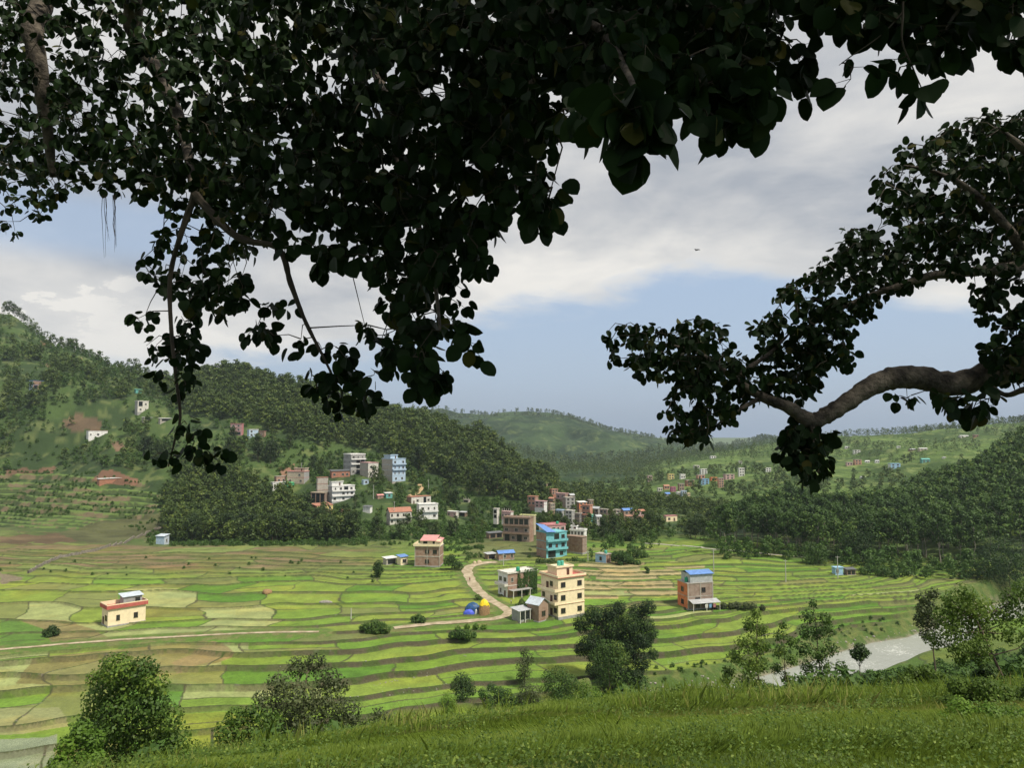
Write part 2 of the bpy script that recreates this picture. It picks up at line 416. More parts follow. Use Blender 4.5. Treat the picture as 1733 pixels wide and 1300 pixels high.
def foliage_mat(name, c1, c2, c3=None, trans=.25, rough=.55, obj=.6):
    """leaf material: hue from a per-clump attribute plus a per-object value"""
    m = bpy.data.materials.new(name); m.use_nodes = True; t = NT(m.node_tree); t.n.clear()
    a = t.new('ShaderNodeAttribute', attribute_name='rnd'); oi = t.new('ShaderNodeObjectInfo')
    f = t.math('ADD', t.math('MULTIPLY', a.outputs['Fac'], 1-obj*.5), t.math('MULTIPLY', t.math('SUBTRACT', oi.outputs['Random'], .5), obj))
    geo = t.new('ShaderNodeNewGeometry')
    f = t.math('ADD', f, t.math('MULTIPLY', t.math('SUBTRACT', geo.outputs['Random Per Island'], .5), .45), clamp=True)
    c = t.mix(f, c1, c2)
    if c3: c = t.mix(t.math('MULTIPLY', t.ss(f, .8, 1.0), .8), c, c3)
    d = t.new('ShaderNodeBsdfPrincipled', ins={'Base Color': c, 'Roughness': rough, 'Specular IOR Level': .25})
    tr = t.new('ShaderNodeBsdfTranslucent', ins={0: c})
    mx = t.new('ShaderNodeMixShader', ins={0: trans, 1: d.outputs[0], 2: tr.outputs[0]})
    t.new('ShaderNodeOutputMaterial', ins={0: mx.outputs[0]})
    MATS[name] = m; return m

# ------------------------------------------------------------------ terrain meshes
def grid_faces(nr, nc):
    i = np.arange((nr-1)*(nc-1)); r = i//(nc-1); c = i % (nc-1); a = r*nc+c
    return np.stack([a, a+1, a+nc+1, a+nc], 1)
C_ = lambda *a: np.array(a, float)
def mixc(a, b, t): return a*(1-t[:, None]) + b*t[:, None]
SOIL_PATCHES = [
 ([(158,814),(168,800),(178,794),(205,801),(236,811),(235,818),(190,818)], C_(.235,.13,.08)),
 ([(100,712),(130,703),(172,716),(170,726),(120,728)], C_(.17,.12,.07)),
 ([(66,588),(72,570),(84,568),(96,584)], C_(.27,.17,.11)),
 ([(78,616),(140,612),(136,619),(80,621)], C_(.22,.17,.10)),
 ([(0,910),(130,905),(140,918),(100,924),(0,924)], C_(.16,.115,.06)),
 ([(95,905),(180,880),(270,868),(285,905),(240,915),(150,925)], C_(.105,.115,.045)),
 ([(0,968),(40,976),(30,984),(0,988)], C_(.20,.17,.11)),
 ([(10,790),(95,788),(90,797),(10,800)], C_(.19,.12,.07)),
 ([(185,745),(210,748),(212,762),(195,760)], C_(.2,.13,.08)),
 ([(470,787),(500,783),(498,800),(478,802)], C_(.24,.14,.09)),
]
def color_field(x, y, d):
    n = len(x); px, py = d['px'], d['py']; k = d['k']
    hA = _h(d['n'].astype(int), (2*d['m']).astype(int), 101); hB = _h(d['n'].astype(int), (2*d['m']).astype(int), 202); hC = _h(d['n'].astype(int), (2*d['m']).astype(int), 303)
    vivid, yel, pale, olive, brown = C_(.135,.255,.028), C_(.205,.28,.042), C_(.30,.345,.13), C_(.185,.21,.05), C_(.19,.155,.08)
    deep = C_(.09,.205,.02)
    mid = mixc(np.tile(vivid, (n, 1)), yel, np.clip(hA*1.3-.1, 0, 1))
    # pale and olive half-flooded plots at the left, vivid ones to the right
    pl = np.clip(sstep(-px, -620, -200)*.72 + .05, 0, 1)*sstep(py, 975, 1010)
    c = np.where((hB < pl*.62)[:, None], np.where((hC < .5)[:, None], pale, olive), mid)
    c = np.where(((hC > .82) & (px > 200))[:, None], deep, c)
    c = np.where(((hB > .93) & (py < 1090))[:, None], mixc(c, brown, np.full(n, .55)), c)
    # straw-coloured strips behind the cream house
    st = (sstep(px, 960, 1000)*(1-sstep(px, 1150, 1240))*sstep(py, 948, 956)*(1-sstep(py, 1004, 1014)))
    c = np.where((hA < st*.72)[:, None], C_(.36,.31,.15), c)
    # old, olive-brown terraces under the wood at the left and far middle
    ob = (1-sstep(px, 560, 740))*(1-sstep(py, 955, 985))*sstep(k, 8.5, 9.5)
    wob = fbm(x/20, y/6, 3, 61)
    oc = mixc(np.tile(C_(.135,.15,.045), (n, 1)), C_(.20,.15,.08), sstep(wob, .45, .65)); oc = np.where((hC > .6)[:, None], C_(.17,.22,.06), oc)
    c = mixc(c, oc, ob)
    mb = sstep(px, 770, 800)*(1-sstep(px, 910, 930))*(1-sstep(py, 940, 952))
    c = mixc(c, C_(.13,.15,.05), mb*(k > 8))
    # special fields
    sel = inpoly(px, py, [(0,1048),(28,1050),(70,1062),(80,1078),(60,1092),(0,1100)]); c[sel] = C_(.10,.20,.03)
    sel = inpoly(px, py, [(30,1048),(110,1050),(160,1065),(182,1078),(90,1092),(75,1065)]); c[sel] = C_(.215,.19,.075)
    sel = inpoly(px, py, [(50,1120),(60,1112),(210,1096),(345,1084),(380,1092),(397,1105),(370,1120),(290,1138),(140,1160),(26,1154)]); c[sel] = C_(.205,.195,.065)
    sel = inpoly(px, py, [(360,1084),(385,1092),(397,1106),(300,1135),(290,1120)]); c[sel] = C_(.24,.19,.085)
    sel = inpoly(px, py, [(295,1205),(380,1200),(430,1215),(430,1260),(300,1270)]); c[sel] = C_(.19,.25,.03)
    wet = np.zeros(n)
    sel = inpoly(px, py, [(-60,1250),(80,1246),(98,1240),(90,1300),(60,1330),(-60,1330)]); wet[sel] = .85; c[sel] = C_(.22,.25,.16)
    sel = inpoly(px, py, [(-60,1192),(100,1195),(118,1225),(40,1238),(-60,1243)]); wet[sel] = .55; c[sel] = C_(.26,.27,.11)
    sel = inpoly(px, py, [(1130,1108),(1165,1103),(1165,1120),(1130,1120)]); wet[sel] = .8
    wet = np.where((hB < pl*.35), np.maximum(wet, .5), wet)
    fv = fbm(x/3.5, y/3.5, 4, 71); c = c*(.68+.64*fv)[:, None]
    big = fbm(x/14+5, y/9, 3, 75); c = mixc(c, c*C_(1.25,1.05,.9), sstep(big, .5, .7)*.6)
    # field edges: bund tops, cross bunds, risers
    edge_w = (.48 + (y-150).clip(0)*.0008)*(.7+.7*vnoise(x/9, y/9, 88))
    nz = fbm(x/2.2, y/1.6, 3, 81)
    grass = C_(.052,.088,.018); dirt = C_(.080,.074,.036); stone = C_(.20,.185,.15)
    ec = mixc(np.tile(dirt, (n, 1)), grass, sstep(nz, .42, .6))
    ec = mixc(ec, stone, (sstep(fbm(x/5, y/5, 2, 83), .62, .75)*sstep(vnoise(x*2.2, y*2.2, 84), .55, .8)*(py > 1040)))
    thin = 1-sstep(d['dfront'], edge_w*.7, edge_w*1.5)
    c = mixc(c, mixc(ec, C_(.045,.072,.018), np.full(n, .5)), thin); wet = wet*(1-thin)
    cr = 1-sstep(np.minimum(d['cross'], d['split']), edge_w*.3, edge_w*.75)
    c = mixc(c, ec, cr); wet = wet*(1-cr)
    ris = 1-sstep(d['dback'], d['rw']*.8, d['rw']*1.25+.2)
    rc = mixc(np.tile(C_(.085,.078,.045), (n, 1)), C_(.06,.09,.022), np.maximum(sstep(nz, .5, .66), sstep(-py, -1010, -960)*.6))
    ris = ris*(.75+.25*sstep(py, 1020, 1080))*(.6+.4*sstep(px, 360, 560))
    c = mixc(c, rc, ris); wet = wet*(1-ris)
    # hillsides
    hz = d['hill']; s1 = fbm(x/26, y/26, 4, 91); s2 = fbm(x/7, y/7, 3, 93)
    hg = mixc(np.tile(C_(.056,.098,.024), (n, 1)), C_(.028,.055,.014), sstep(s1, .4, .6)); hg = mixc(hg, C_(.15,.18,.06), sstep(s2, .58, .75)*.6)
    terrh = d['terr']*hz
    hg = np.where(((d['dback'] < d['rw']*1.3) & (terrh > .3))[:, None], mixc(np.tile(C_(.05,.075,.022), (n, 1)), C_(.15,.12,.07), sstep(s2, .5, .65)), hg)
    hg = np.where(((d['dfront'] < 2.2) & (terrh > .3))[:, None], C_(.12,.19,.045), hg)
    c = mixc(c, hg, hz); wet = wet*(1-hz)
    for poly, pc in SOIL_PATCHES:
        sel = inpoly(px + 6*(s2-.5), py + 8*(fbm(x/5, y/5, 2, 95)-.5), poly)
        c[sel] = mixc(np.tile(pc, (sel.sum(), 1)), pc*.6, sstep(s1[sel], .35, .7))
    # right side beyond the stream: scrubby green bank
    rb = sstep(px, 1250, 1400)*sstep(k, 15.2, 15.8)
    c = mixc(c, mixc(np.tile(C_(.06,.10,.025), (n, 1)), C_(.11,.17,.04), sstep(s2, .4, .7)), rb*.8)
    # road verges and the bank above the river
    v = (1-sstep(d['road'], 3.0, 5.5)); c = mixc(c, mixc(np.tile(C_(.10,.17,.03), (n, 1)), C_(.16,.17,.06), sstep(nz, .45, .7)), v)
    wet = wet*(1-v)
    bk = (1-sstep(d['river'], 3.2+3*nz, 5.5+4*nz))*(k > 4)
    c = mixc(c, mixc(np.tile(C_(.07,.125,.025), (n, 1)), C_(.13,.16,.045), sstep(nz, .4, .7)), bk); wet = wet*(1-bk)
    gr = (1-sstep(d['river'], .3, 1.0+2.5*nz)); c = mixc(c, C_(.26,.23,.19)*np.ones(3), gr*(k > 4))
    # the grassy slope under the camera
    ng = 1-sstep(k, 4.3, 4.9)
    c = mixc(c, mixc(np.tile(C_(.055,.095,.018), (n, 1)), C_(.10,.15,.03), sstep(s2, .4, .65)), ng); wet = wet*(1-ng)
    return np.clip(c, 0, 1), wet
tm = bpy.data.materials.new('field_ground'); tm.use_nodes = True; t = NT(tm.node_tree); b = t.n['Principled BSDF']
a = t.new('ShaderNodeAttribute', attribute_name='col'); aw = t.new('ShaderNodeAttribute', attribute_name='wet')
tcn = t.new('ShaderNodeTexCoord'); ov = tcn.outputs['Object']
g1 = t.noise(ov, 1.3, 6, .7); g2 = t.noise(ov, .23, 4, .6); g3 = t.noise(ov, 5.0, 3, .7)
fac = t.math('ADD', t.math('ADD', .32, t.math('MULTIPLY', g1, 1.15)), t.math('MULTIPLY', t.math('SUBTRACT', g3, .5), .5))
fac = t.math('MULTIPLY', fac, t.math('ADD', .8, t.math('MULTIPLY', g2, .4)))
vm = t.new('ShaderNodeVectorMath', operation='SCALE', ins={0: a.outputs['Color'], 'Scale': fac})
# rice seedlings stand in rows in the wet plots
mp = t.new('ShaderNodeMapping', ins={'Vector': ov, 'Rotation': (0, 0, .5)})
wv = t.new('ShaderNodeTexWave', ins={'Vector': mp.outputs[0], 'Scale': 1.1, 'Distortion': 2.5, 'Detail': 2.0})
rows = t.math('MULTIPLY', t.ss(wv.outputs['Fac'], .45, .8), t.math('MULTIPLY', aw.outputs['Fac'], .5))
cc = t.mix(rows, vm.outputs[0], (.13, .22, .04))
t.l.new(cc, b.inputs['Base Color'])
t.l.new(t.math('SUBTRACT', .95, t.math('MULTIPLY', t.math('MULTIPLY', aw.outputs['Fac'], t.math('SUBTRACT', 1.0, t.ss(g3, .5, .7))), .85), clamp=True), b.inputs['Roughness'])
b.inputs['Specular IOR Level'].default_value = .35
hb = t.math('ADD', t.math('MULTIPLY', g3, .25), g1)
bp = t.new('ShaderNodeBump', ins={'Strength': t.math('SUBTRACT', 1.0, aw.outputs['Fac'], clamp=True), 'Distance': .35, 'Height': hb})
t.l.new(bp.outputs[0], b.inputs['Normal'])

def sheet(name, X, Y, label):
    nr, nc = X.shape; d = terrain(X.ravel(), Y.ravel(), True)
    c, wet = color_field(X.ravel(), Y.ravel(), d)
    V = np.stack([X.ravel(), Y.ravel(), d['z']], 1); F = grid_faces(nr, nc)
    me = np_mesh(name, V, F, np.full(len(F), 4), tm, smooth=True,
                 attrs={'col': ('FLOAT_COLOR', 'POINT', np.concatenate([c, np.ones((len(c), 1))], 1)), 'wet': ('FLOAT', 'POINT', wet)})
    return tag(link(name, me), kind='structure', label=label)
ysf = np.concatenate([np.arange(118, 260, .36), np.arange(260, 420, .62), np.arange(420, 600, 1.4), np.arange(600, 1150, 5)])
us = np.linspace(-.86, .86, 900)
sheet('valley_ground', us[None, :]*ysf[:, None], ysf[:, None]*np.ones((1, len(us))), 'terraced paddy fields and hillsides of the valley')
xs = np.linspace(-130, 130, 330); ys2 = np.linspace(-30, 118, 260)
sheet('near_slope', np.ones((260, 1))*xs[None, :], ys2[:, None]*np.ones((1, 330)), 'grassy slope falling away towards the fields')
# far ground under everything
gm = mat('far_ground', (.06,.10,.03), col2=(.10,.14,.045), scale=.01)
m = MB(); m.add([(-6000,-2000,-22),(6000,-2000,-22),(6000,9000,-22),(-6000,9000,-22)], [(0,1,2,3)])
m.build('ground', gm, kind='structure', label='flat ground beyond the hills')

# ------------------------------------------------------------------ water, stream, road and path
wm = bpy.data.materials.new('river_water'); wm.use_nodes = True; t = NT(wm.node_tree); b = t.n['Principled BSDF']
tcn = t.new('ShaderNodeTexCoord'); ov = tcn.outputs['Object']
n1 = t.noise(ov, .55, 6, .65, .4); n2 = t.noise(ov, .12, 3, .5)
foam = t.math('MULTIPLY', t.ss(t.math('MULTIPLY', t.noise(ov, 1.1, 6, .7, .8), t.math('ADD', .5, t.noise(ov, .09, 3, .5))), .54, .72), .8)
t.l.new(t.mix(foam, (.30,.32,.295), (.62,.64,.62)), b.inputs['Base Color']); b.inputs['Roughness'].default_value = .22
bp = t.new('ShaderNodeBump', ins={'Strength': .8, 'Distance': .22, 'Height': n1}); t.l.new(bp.outputs[0], b.inputs['Normal'])
wx_, wy_ = np.linspace(-20, 260, 60), np.linspace(90, 330, 60)
m = MB(); m.add([(-20, 90, -8.75), (280, 90, -8.75), (280, 330, -8.75), (-20, 330, -8.75)], [(0, 1, 2, 3)])
m.build('river', wm, kind='structure', label='grey rippling river below the fields')

def strip(name, P, wid, material, label, lift=.12, taper=None):
    P = np.array(P); out = []
    L = np.concatenate([[0], np.cumsum(np.hypot(*np.diff(P, axis=0).T))]); s = np.arange(0, L[-1], .7)
    q = np.stack([np.interp(s, L, P[:, 0]), np.interp(s, L, P[:, 1])], 1); tng = np.gradient(q, axis=0); tng /= np.linalg.norm(tng, axis=1)[:, None]+1e-9
    nrm = np.stack([-tng[:, 1], tng[:, 0]], 1); cols = []
    for k_ in np.linspace(-1, 1, 6):
        wv_ = wid*.5*(1+.25*(fbm(s/3, s*0+k_*3, 2, 51)-.5)*2)
        if taper is not None: wv_ = wv_*np.interp(s/s[-1], [0, 1], taper)
        p = q + nrm*(k_*wv_)[:, None]; z = terrain(p[:, 0], p[:, 1])
        cols.append((p, z))
    Z = np.max([z for _, z in cols], axis=0)
    V = np.stack([np.stack([p[:, 0], p[:, 1], (z*.5+Z*.5)+lift*(1.0-.6*abs(kk))], 1) for (p, z), kk in zip(cols, np.linspace(-1, 1, 6))], 1).reshape(-1, 3)
    F = grid_faces(len(s), 6); me = np_mesh(name, V, F, np.full(len(F), 4), material, smooth=True)
    return tag(link(name, me), kind='structure', label=label)
rm = mat('road_dust', (.45,.38,.28), rough=.95, col2=(.25,.21,.13), scale=.45, bump=.05)
strip('dirt_road', ROAD, 3.3, rm, 'pale dirt road bending past the cream house', .2, (1.3, .8))
strip('footpath', PATH, 1.5, rm, 'pale footpath crossing the paddies', .16)
strip('stream', STREAM, 2.2, mat('stream_gravel', (.42,.40,.36), rough=.5, col2=(.25,.24,.2), scale=1.2), 'pale gravelly stream on the far side of the fields', .25)
strip('village_road', [(p.x, p.y) for p in [hit(694,842), hit(706,836), hit(716,829), hit(710,822)]], 4.0, mat('village_dust', (.46,.34,.19), rough=.95), 'ochre dirt road climbing from the village', .3)

# low stone wall running down from the wood at the left
W_ = [hit(px, py) for px, py in [(275,893),(248,903),(215,918),(185,926),(160,934),(130,940),(100,946),(72,958),(46,972)]]
q_ = np.array([(p.x, p.y) for p in W_]); L_ = np.concatenate([[0], np.cumsum(np.hypot(*np.diff(q_, axis=0).T))]); s_ = np.arange(0, L_[-1], .8)
q_ = np.stack([np.interp(s_, L_, q_[:, 0]), np.interp(s_, L_, q_[:, 1])], 1); g_ = np.random.default_rng(6); m = MB(); vs = []; fs = []
for i, (x, y) in enumerate(q_):
    z = gz(x, y); h = 1.0+.35*g_.random(); w2 = .35+.1*g_.random()
    for dx, dz_ in ((-w2, -.6), (-w2*.7, h), (w2*.7, h), (w2, -.6)): vs.append((x+dx*.3, y+dx, z+dz_))
for i in range(len(q_)-1):
    a = i*4
    for j in range(3): fs.append((a+j, a+j+1, a+j+5, a+j+4))
m.add(vs, fs); m.build('stone_wall', mat('wall_stone', (.30,.27,.23), rough=.95, col2=(.12,.11,.09), scale=1.8, bump=.1), label='low stone wall running diagonally down from the wood through the brown terraces', cat='wall')

# ------------------------------------------------------------------ far hills
class Hill:
    def __init__(s, ridge, Yf, Yr, Yb, zf, zb, seed, amp, power=1.0):
        s.u = np.array([(p[0]-CX)/FPX for p in ridge]); s.zr = np.array([at(p[0], p[1], Yr).z for p in ridge])
        s.a = (Yf, Yr, Yb, zf, zb, seed, amp, power)
    def z(s, x, y):
        Yf, Yr, Yb, zf, zb, seed, amp, power = s.a
        x = np.asarray(x, float); y = np.asarray(y, float); u = x/np.maximum(y, 10)
        zr = np.interp(u, s.u, s.zr)
        wy = y + (fbm(x/(Yr*.16), y/(Yr*.16), 3, seed+5)-.5)*(Yr-Yf)*.35
        t = np.clip((wy-Yf)/(Yr-Yf), 0, 1)**power; t2 = np.clip((y-Yr)/(Yb-Yr), 0, 1)
        h = np.where(y < Yr, zf+(zr-zf)*t, zr+(zb-zr)*t2)
        rid = 1-2*np.abs(fbm(x/(Yr*.11)+3, y/(Yr*.17), 4, seed)-.5)
        n = (rid-.75)*amp*np.sin(np.pi*np.clip((y-Yf)/(Yr-Yf), 0, 1))**.7*2.0 + (fbm(x/(Yr*.03), y/(Yr*.03), 4, seed+3)-.5)*amp*.5*sstep((y-Yf)/(Yr-Yf), 0, .12)
        return h + n*np.clip((zr-zf)/60, .25, 1)
    def hit(s, px, py):
        a, b, c = ray(px, py); ys = np.arange(s.a[0], s.a[1]*1.1, 4.0); zz = CAMZ + c/b*ys; g = s.z(a/b*ys, ys)
        w_ = np.where(zz <= g)[0]; Y = ys[w_[0]] if len(w_) else s.a[1]*.97
        return Vector((float(a/b*Y), float(Y), float(s.z([a/b*Y], [Y])[0])))
    def sheet(s, name, label, material, u0, u1, nu, ny):
        Yf, Yr, Yb = s.a[:3]; ys = np.concatenate([np.linspace(Yf, Yr*1.02, ny), np.linspace(Yr*1.03, Yb, 12)]); us = np.linspace(u0, u1, nu)
        X = us[None, :]*ys[:, None]; Y = ys[:, None]*np.ones((1, nu)); Z = s.z(X.ravel(), Y.ravel()); Z[:nu] = -22.5
        me = np_mesh(name, np.stack([X.ravel(), Y.ravel(), Z], 1), grid_faces(len(ys), nu), np.full((len(ys)-1)*(nu-1), 4), material, smooth=True)
        return tag(link(name, me), kind='structure', label=label)
def hill_mat(name, dark, mid, light, soil, s1, s2, terr=0.0):
    m = bpy.data.materials.new(name); m.use_nodes = True; t = NT(m.node_tree); b = t.n['Principled BSDF']
    tcn = t.new('ShaderNodeTexCoord'); ov = tcn.outputs['Object']
    n1 = t.noise(ov, s1, 5, .62, .4); n2 = t.noise(ov, s2, 5, .7)
    c = t.mix(t.ss(n1, .42, .6), dark, mid); c = t.mix(t.math('MULTIPLY', t.ss(n2, .5, .68), .8), c, light)
    sp_ = t.new('ShaderNodeSeparateXYZ', ins={0: ov})
    if terr:
        zz = t.math('ADD', t.math('MULTIPLY', sp_.outputs[2], terr), t.math('MULTIPLY', n1, 4.0))
        st = t.ss(t.math('FRACT', zz), .72, .9); c = t.mix(t.math('MULTIPLY', st, t.math('MULTIPLY', t.ss(n1, .45, .55), .55)), c, dark)
    n3 = t.noise(ov, s2*.6, 6, .75); c = t.mix(t.ss(n3, .70, .76), c, soil)
    t.l.new(c, b.inputs['Base Color']); b.inputs['Roughness'].default_value = .95; b.inputs['Specular IOR Level'].default_value = .1
    bp = t.new('ShaderNodeBump', ins={'Strength': 1.0, 'Distance': .25/s2, 'Height': n2}); t.l.new(bp.outputs[0], b.inputs['Normal'])
    return m
far1 = Hill([(-400,690),(300,700),(600,712),(700,692),(745,694),(790,702),(850,697),(885,694),(930,700),(980,712),(1040,733),(1100,742),(1160,754),(1230,755),(1290,744),(1340,748),(1500,740),(1733,730),(2200,720)],
            1900, 3000, 4200, -20, -20, 301, 70)
far2 = Hill([(-400,760),(600,780),(700,765),(790,752),(850,750),(900,765),(960,780),(1040,772),(1120,760),(1200,764),(1300,778),(1733,790),(2200,790)],
            1150, 2050, 2600, -15, -20, 311, 40)
right_h = Hill([(600,868),(760,862),(860,850),(920,832),(960,822),(1000,812),(1060,802),(1120,780),(1180,770),(1250,760),(1330,748),(1400,740),(1500,736),(1600,727),(1733,716),(2200,700)],
               640, 1450, 1900, -3, -20, 321, 16, .9)
hm1 = hill_mat('far_hill_cover', (.022,.042,.018), (.045,.078,.03), (.10,.135,.05), (.13,.11,.07), .006, .03)
hm2 = hill_mat('right_hill_cover', (.045,.08,.022), (.105,.165,.045), (.19,.24,.08), (.24,.19,.11), .011, .045, .22)
far1.sheet('far_mountain', 'blue-green mountain ridge across the end of the valley', hm1, -1.0, 1.0, 420, 150)
far2.sheet('far_hill', 'lower wooded ridge in front of the far mountain', hm1, -.9, .9, 420, 130)
right_h.sheet('right_hill', 'broad terraced green hill dotted with small houses', hm2, -.3, .95, 560, 260)

# ------------------------------------------------------------------ foliage
GR = np.random.default_rng(5)
def cards(P, N, size, asp=.62, seed=0):
    """diamond-shaped leaves or leaf clumps at P facing N"""
    g = np.random.default_rng(seed); n = len(P)
    N = N/np.maximum(np.linalg.norm(N, axis=1), 1e-6)[:, None]
    A = np.cross(N, g.normal(size=(n, 3))); A /= np.maximum(np.linalg.norm(A, axis=1), 1e-6)[:, None]; B = np.cross(N, A)
    s = np.asarray(size)*np.ones(n); s = s*(.7+.6*g.random(n)); s = s[:, None]
    bend = N*s*.16
    V = np.stack([P-A*s*.5, P+B*s*asp*.5-bend, P+A*s*.5, P-B*s*asp*.5-bend], 1).reshape(-1, 3)
    return V
def blob_crown(blobs, per, size, seed, fill=.25, noise=.35, up=.25):
    """blobs: (x,y,z,rx,ry,rz). leaf clumps on and inside each blob, so gaps stay between the clumps"""
    g = np.random.default_rng(seed); Ps = []; Ns = []; rr = []
    for b in blobs:
        n = max(int(per), 6); d = g.normal(size=(n, 3)); d /= np.linalg.norm(d, axis=1)[:, None]
        r = np.where(g.random(n) < fill, g.random(n)**.5*.8, .82+.3*g.random(n))
        r = r*(1+noise*(g.random(n)-.5))
        Ps.append(np.array(b[:3])+d*r[:, None]*np.array(b[3:6])); nn = d/np.array(b[3:6])*np.mean(b[3:6]); Ns.append(nn*.9+g.normal(size=(n, 3))*.45+[0, 0, up]); rr.append(np.full(n, g.random()*.7)+g.random(n)*.3)
    P = np.concatenate(Ps); N = np.concatenate(Ns); return cards(P, N, size, seed=seed+1), np.concatenate(rr)
def crown_blobs(h, r, nb, seed, zlo=.3, br=.42, flat=.8):
    g = np.random.default_rng(seed); out = []
    for i in range(nb):
        t = (i+.5)/nb; z = h*(zlo+(1-zlo-.06)*t); env = r*math.sin(math.pi*min(1, .18+.80*((t*.85+.1)))**.8)**.75
        a = i*2.4+g.random()*.9; q = env*(.25+.6*g.random()**.6); b = r*br*(.7+.6*g.random())
        out.append((q*math.cos(a), q*math.sin(a), z+h*.05*(g.random()-.5), b, b, b*flat))
    out.append((0, 0, h*.9, r*br*.9, r*br*.9, r*br*.8))
    return out
def quad_mesh(name, V, rnd, material):
    n = len(V)//4
    return np_mesh(name, V, np.arange(4*n), np.full(n, 4), material, attrs={'rnd': ('FLOAT', 'FACE', rnd)})
def trunk_mb(h, r0, seed, lean=.06, limbs=4, top=.8, hz0=.35):
    g = np.random.default_rng(seed); m = MB(); pts = []; x = y = 0
    for i in range(6):
        t = i/5; pts.append((x, y, h*top*t-.6*(i == 0))); x += h*lean*(g.random()-.5); y += h*lean*(g.random()-.5)
    m.tube(pts, [r0*1.25]+[r0*(1-.75*i/5) for i in range(1, 6)], 6)
    for k_ in range(limbs):
        i = 2+k_ % 3; p = Vector(pts[i]); a = k_*2.2+g.random(); L = h*(.16+.12*g.random())
        d = Vector((math.cos(a)*.8, math.sin(a)*.8, .8))
        m.tube([p, p+d*L*.5, p+d*L+Vector((0, 0, L*.2))], [r0*.5, r0*.32, r0*.12], 5)
    return m
BARK = mat('bark', (.13,.10,.075), rough=.95, col2=(.07,.055,.04), scale=3, bump=.03)
PALE = mat('pale_bark', (.33,.30,.25), rough=.9, col2=(.18,.16,.13), scale=2)
FOL = foliage_mat('forest_leaves', (.022,.044,.011), (.068,.110,.020), (.14,.18,.03), trans=.2, obj=.9)
FOLR = foliage_mat('sal_leaves', (.028,.064,.013), (.080,.148,.026), (.165,.22,.045), trans=.2)
FOLB = foliage_mat('bush_leaves', (.035,.08,.018), (.085,.16,.028), (.17,.22,.06), trans=.25)
TREES = []   # (distance-scaled size, proto key, x, y, z, scale, rz, group, label)
PROTO = {}
def proto(key, h, r, nb, per, size, seed, fol, bark, tr=.16, zlo=.3, **kw):
    V, rn = blob_crown(crown_blobs(h, r, nb, seed, zlo, **kw), per, size, seed)
    Vl, rl = blob_crown(crown_blobs(h, r, max(nb//2, 5), seed, zlo, **dict(kw, br=.52)), 26, size*1.75, seed+7)
    PROTO[key] = dict(h=h, V=Vl, rn=rl, crown=quad_mesh('crown', V, rn, fol), trunk=trunk_mb(h, tr, seed).mesh('trunk', bark), fol=fol, bark=bark)
for i_ in range(4): proto('forest%d' % i_, 14, 4.3, 11, 62, .95, 40+i_, FOL, BARK, .22, .22)
for i_ in range(4): proto('sal%d' % i_, 20, 4.3, 13, 75, .95, 60+i_, FOLR, PALE, .24, .42, br=.42)
for i_ in range(3): proto('small%d' % i_, 7, 2.7, 8, 55, .55, 80+i_, FOLB, BARK, .12, .2)
for i_ in range(2): proto('bush%d' % i_, 2.6, 1.9, 6, 55, .42, 90+i_, FOLB, BARK, .06, .02, br=.5)
for i_ in range(2): proto('slender%d' % i_, 13, 2.1, 9, 50, .6, 96+i_, FOL, PALE, .14, .25, br=.5)

def scatter(poly, spacing, kinds, smin, smax, group, label, dens=None, gf=None, avoid=None, region=None, seed=1, stuff_only=False):
    """random positions spread evenly over the GROUND; poly tells where on the hillside"""
    g = np.random.default_rng(seed); gf = gf or terrain
    x0, x1, y0, y1 = region
    X, Y = np.meshgrid(np.arange(x0, x1, spacing), np.arange(y0, y1, spacing)); X = X.ravel()+g.uniform(-.5, .5, X.size)*spacing; Y = Y.ravel()+g.uniform(-.5, .5, Y.size)*spacing
    m_ = np.abs(X/Y) < .80; X, Y = X[m_], Y[m_]
    Z = gf(X, Y); px, py = proj(X, Y, Z)
    ok = inpoly(px, py, poly)
    if dens is not None: ok &= g.random(len(X)) < dens(X, Y, px, py)
    ok &= ~blocked(px, py, X, Y)
    for x, y, z in zip(X[ok], Y[ok], Z[ok]):
        k_ = kinds[int(g.random()*len(kinds)) % len(kinds)]; s = smin+(smax-smin)*g.random()
        H = PROTO[k_]['h']*s
        TREES.append((0 if stuff_only else H*s**.3/math.hypot(x, y), k_, x, y, z-.25, s, g.random()*6.28, group, label))
KEEP = []   # pixel boxes of houses (x0, y0, x1, y1, distance) that no tree may stand in front of
def blocked(px, py, X, Y):
    r = np.zeros(len(px), bool); h = 9*FPX/np.maximum(Y, 1)*.6
    for (a, b_, c, d, D) in KEEP:
        near = (px > a-5) & (px < c+5) & (py > d-2) & (py-h*1.15 < d-.25*(d-b_)) & (Y < D+4)
        inside = (px > a-4) & (px < c+4) & (py > b_) & (py < d+3) & (Y < D+12) & (Y > D-8)
        r |= near | inside
    r |= np.minimum(dist_line(X, Y, ROAD), dist_line(X, Y, PATH)) < 3.5
    return r

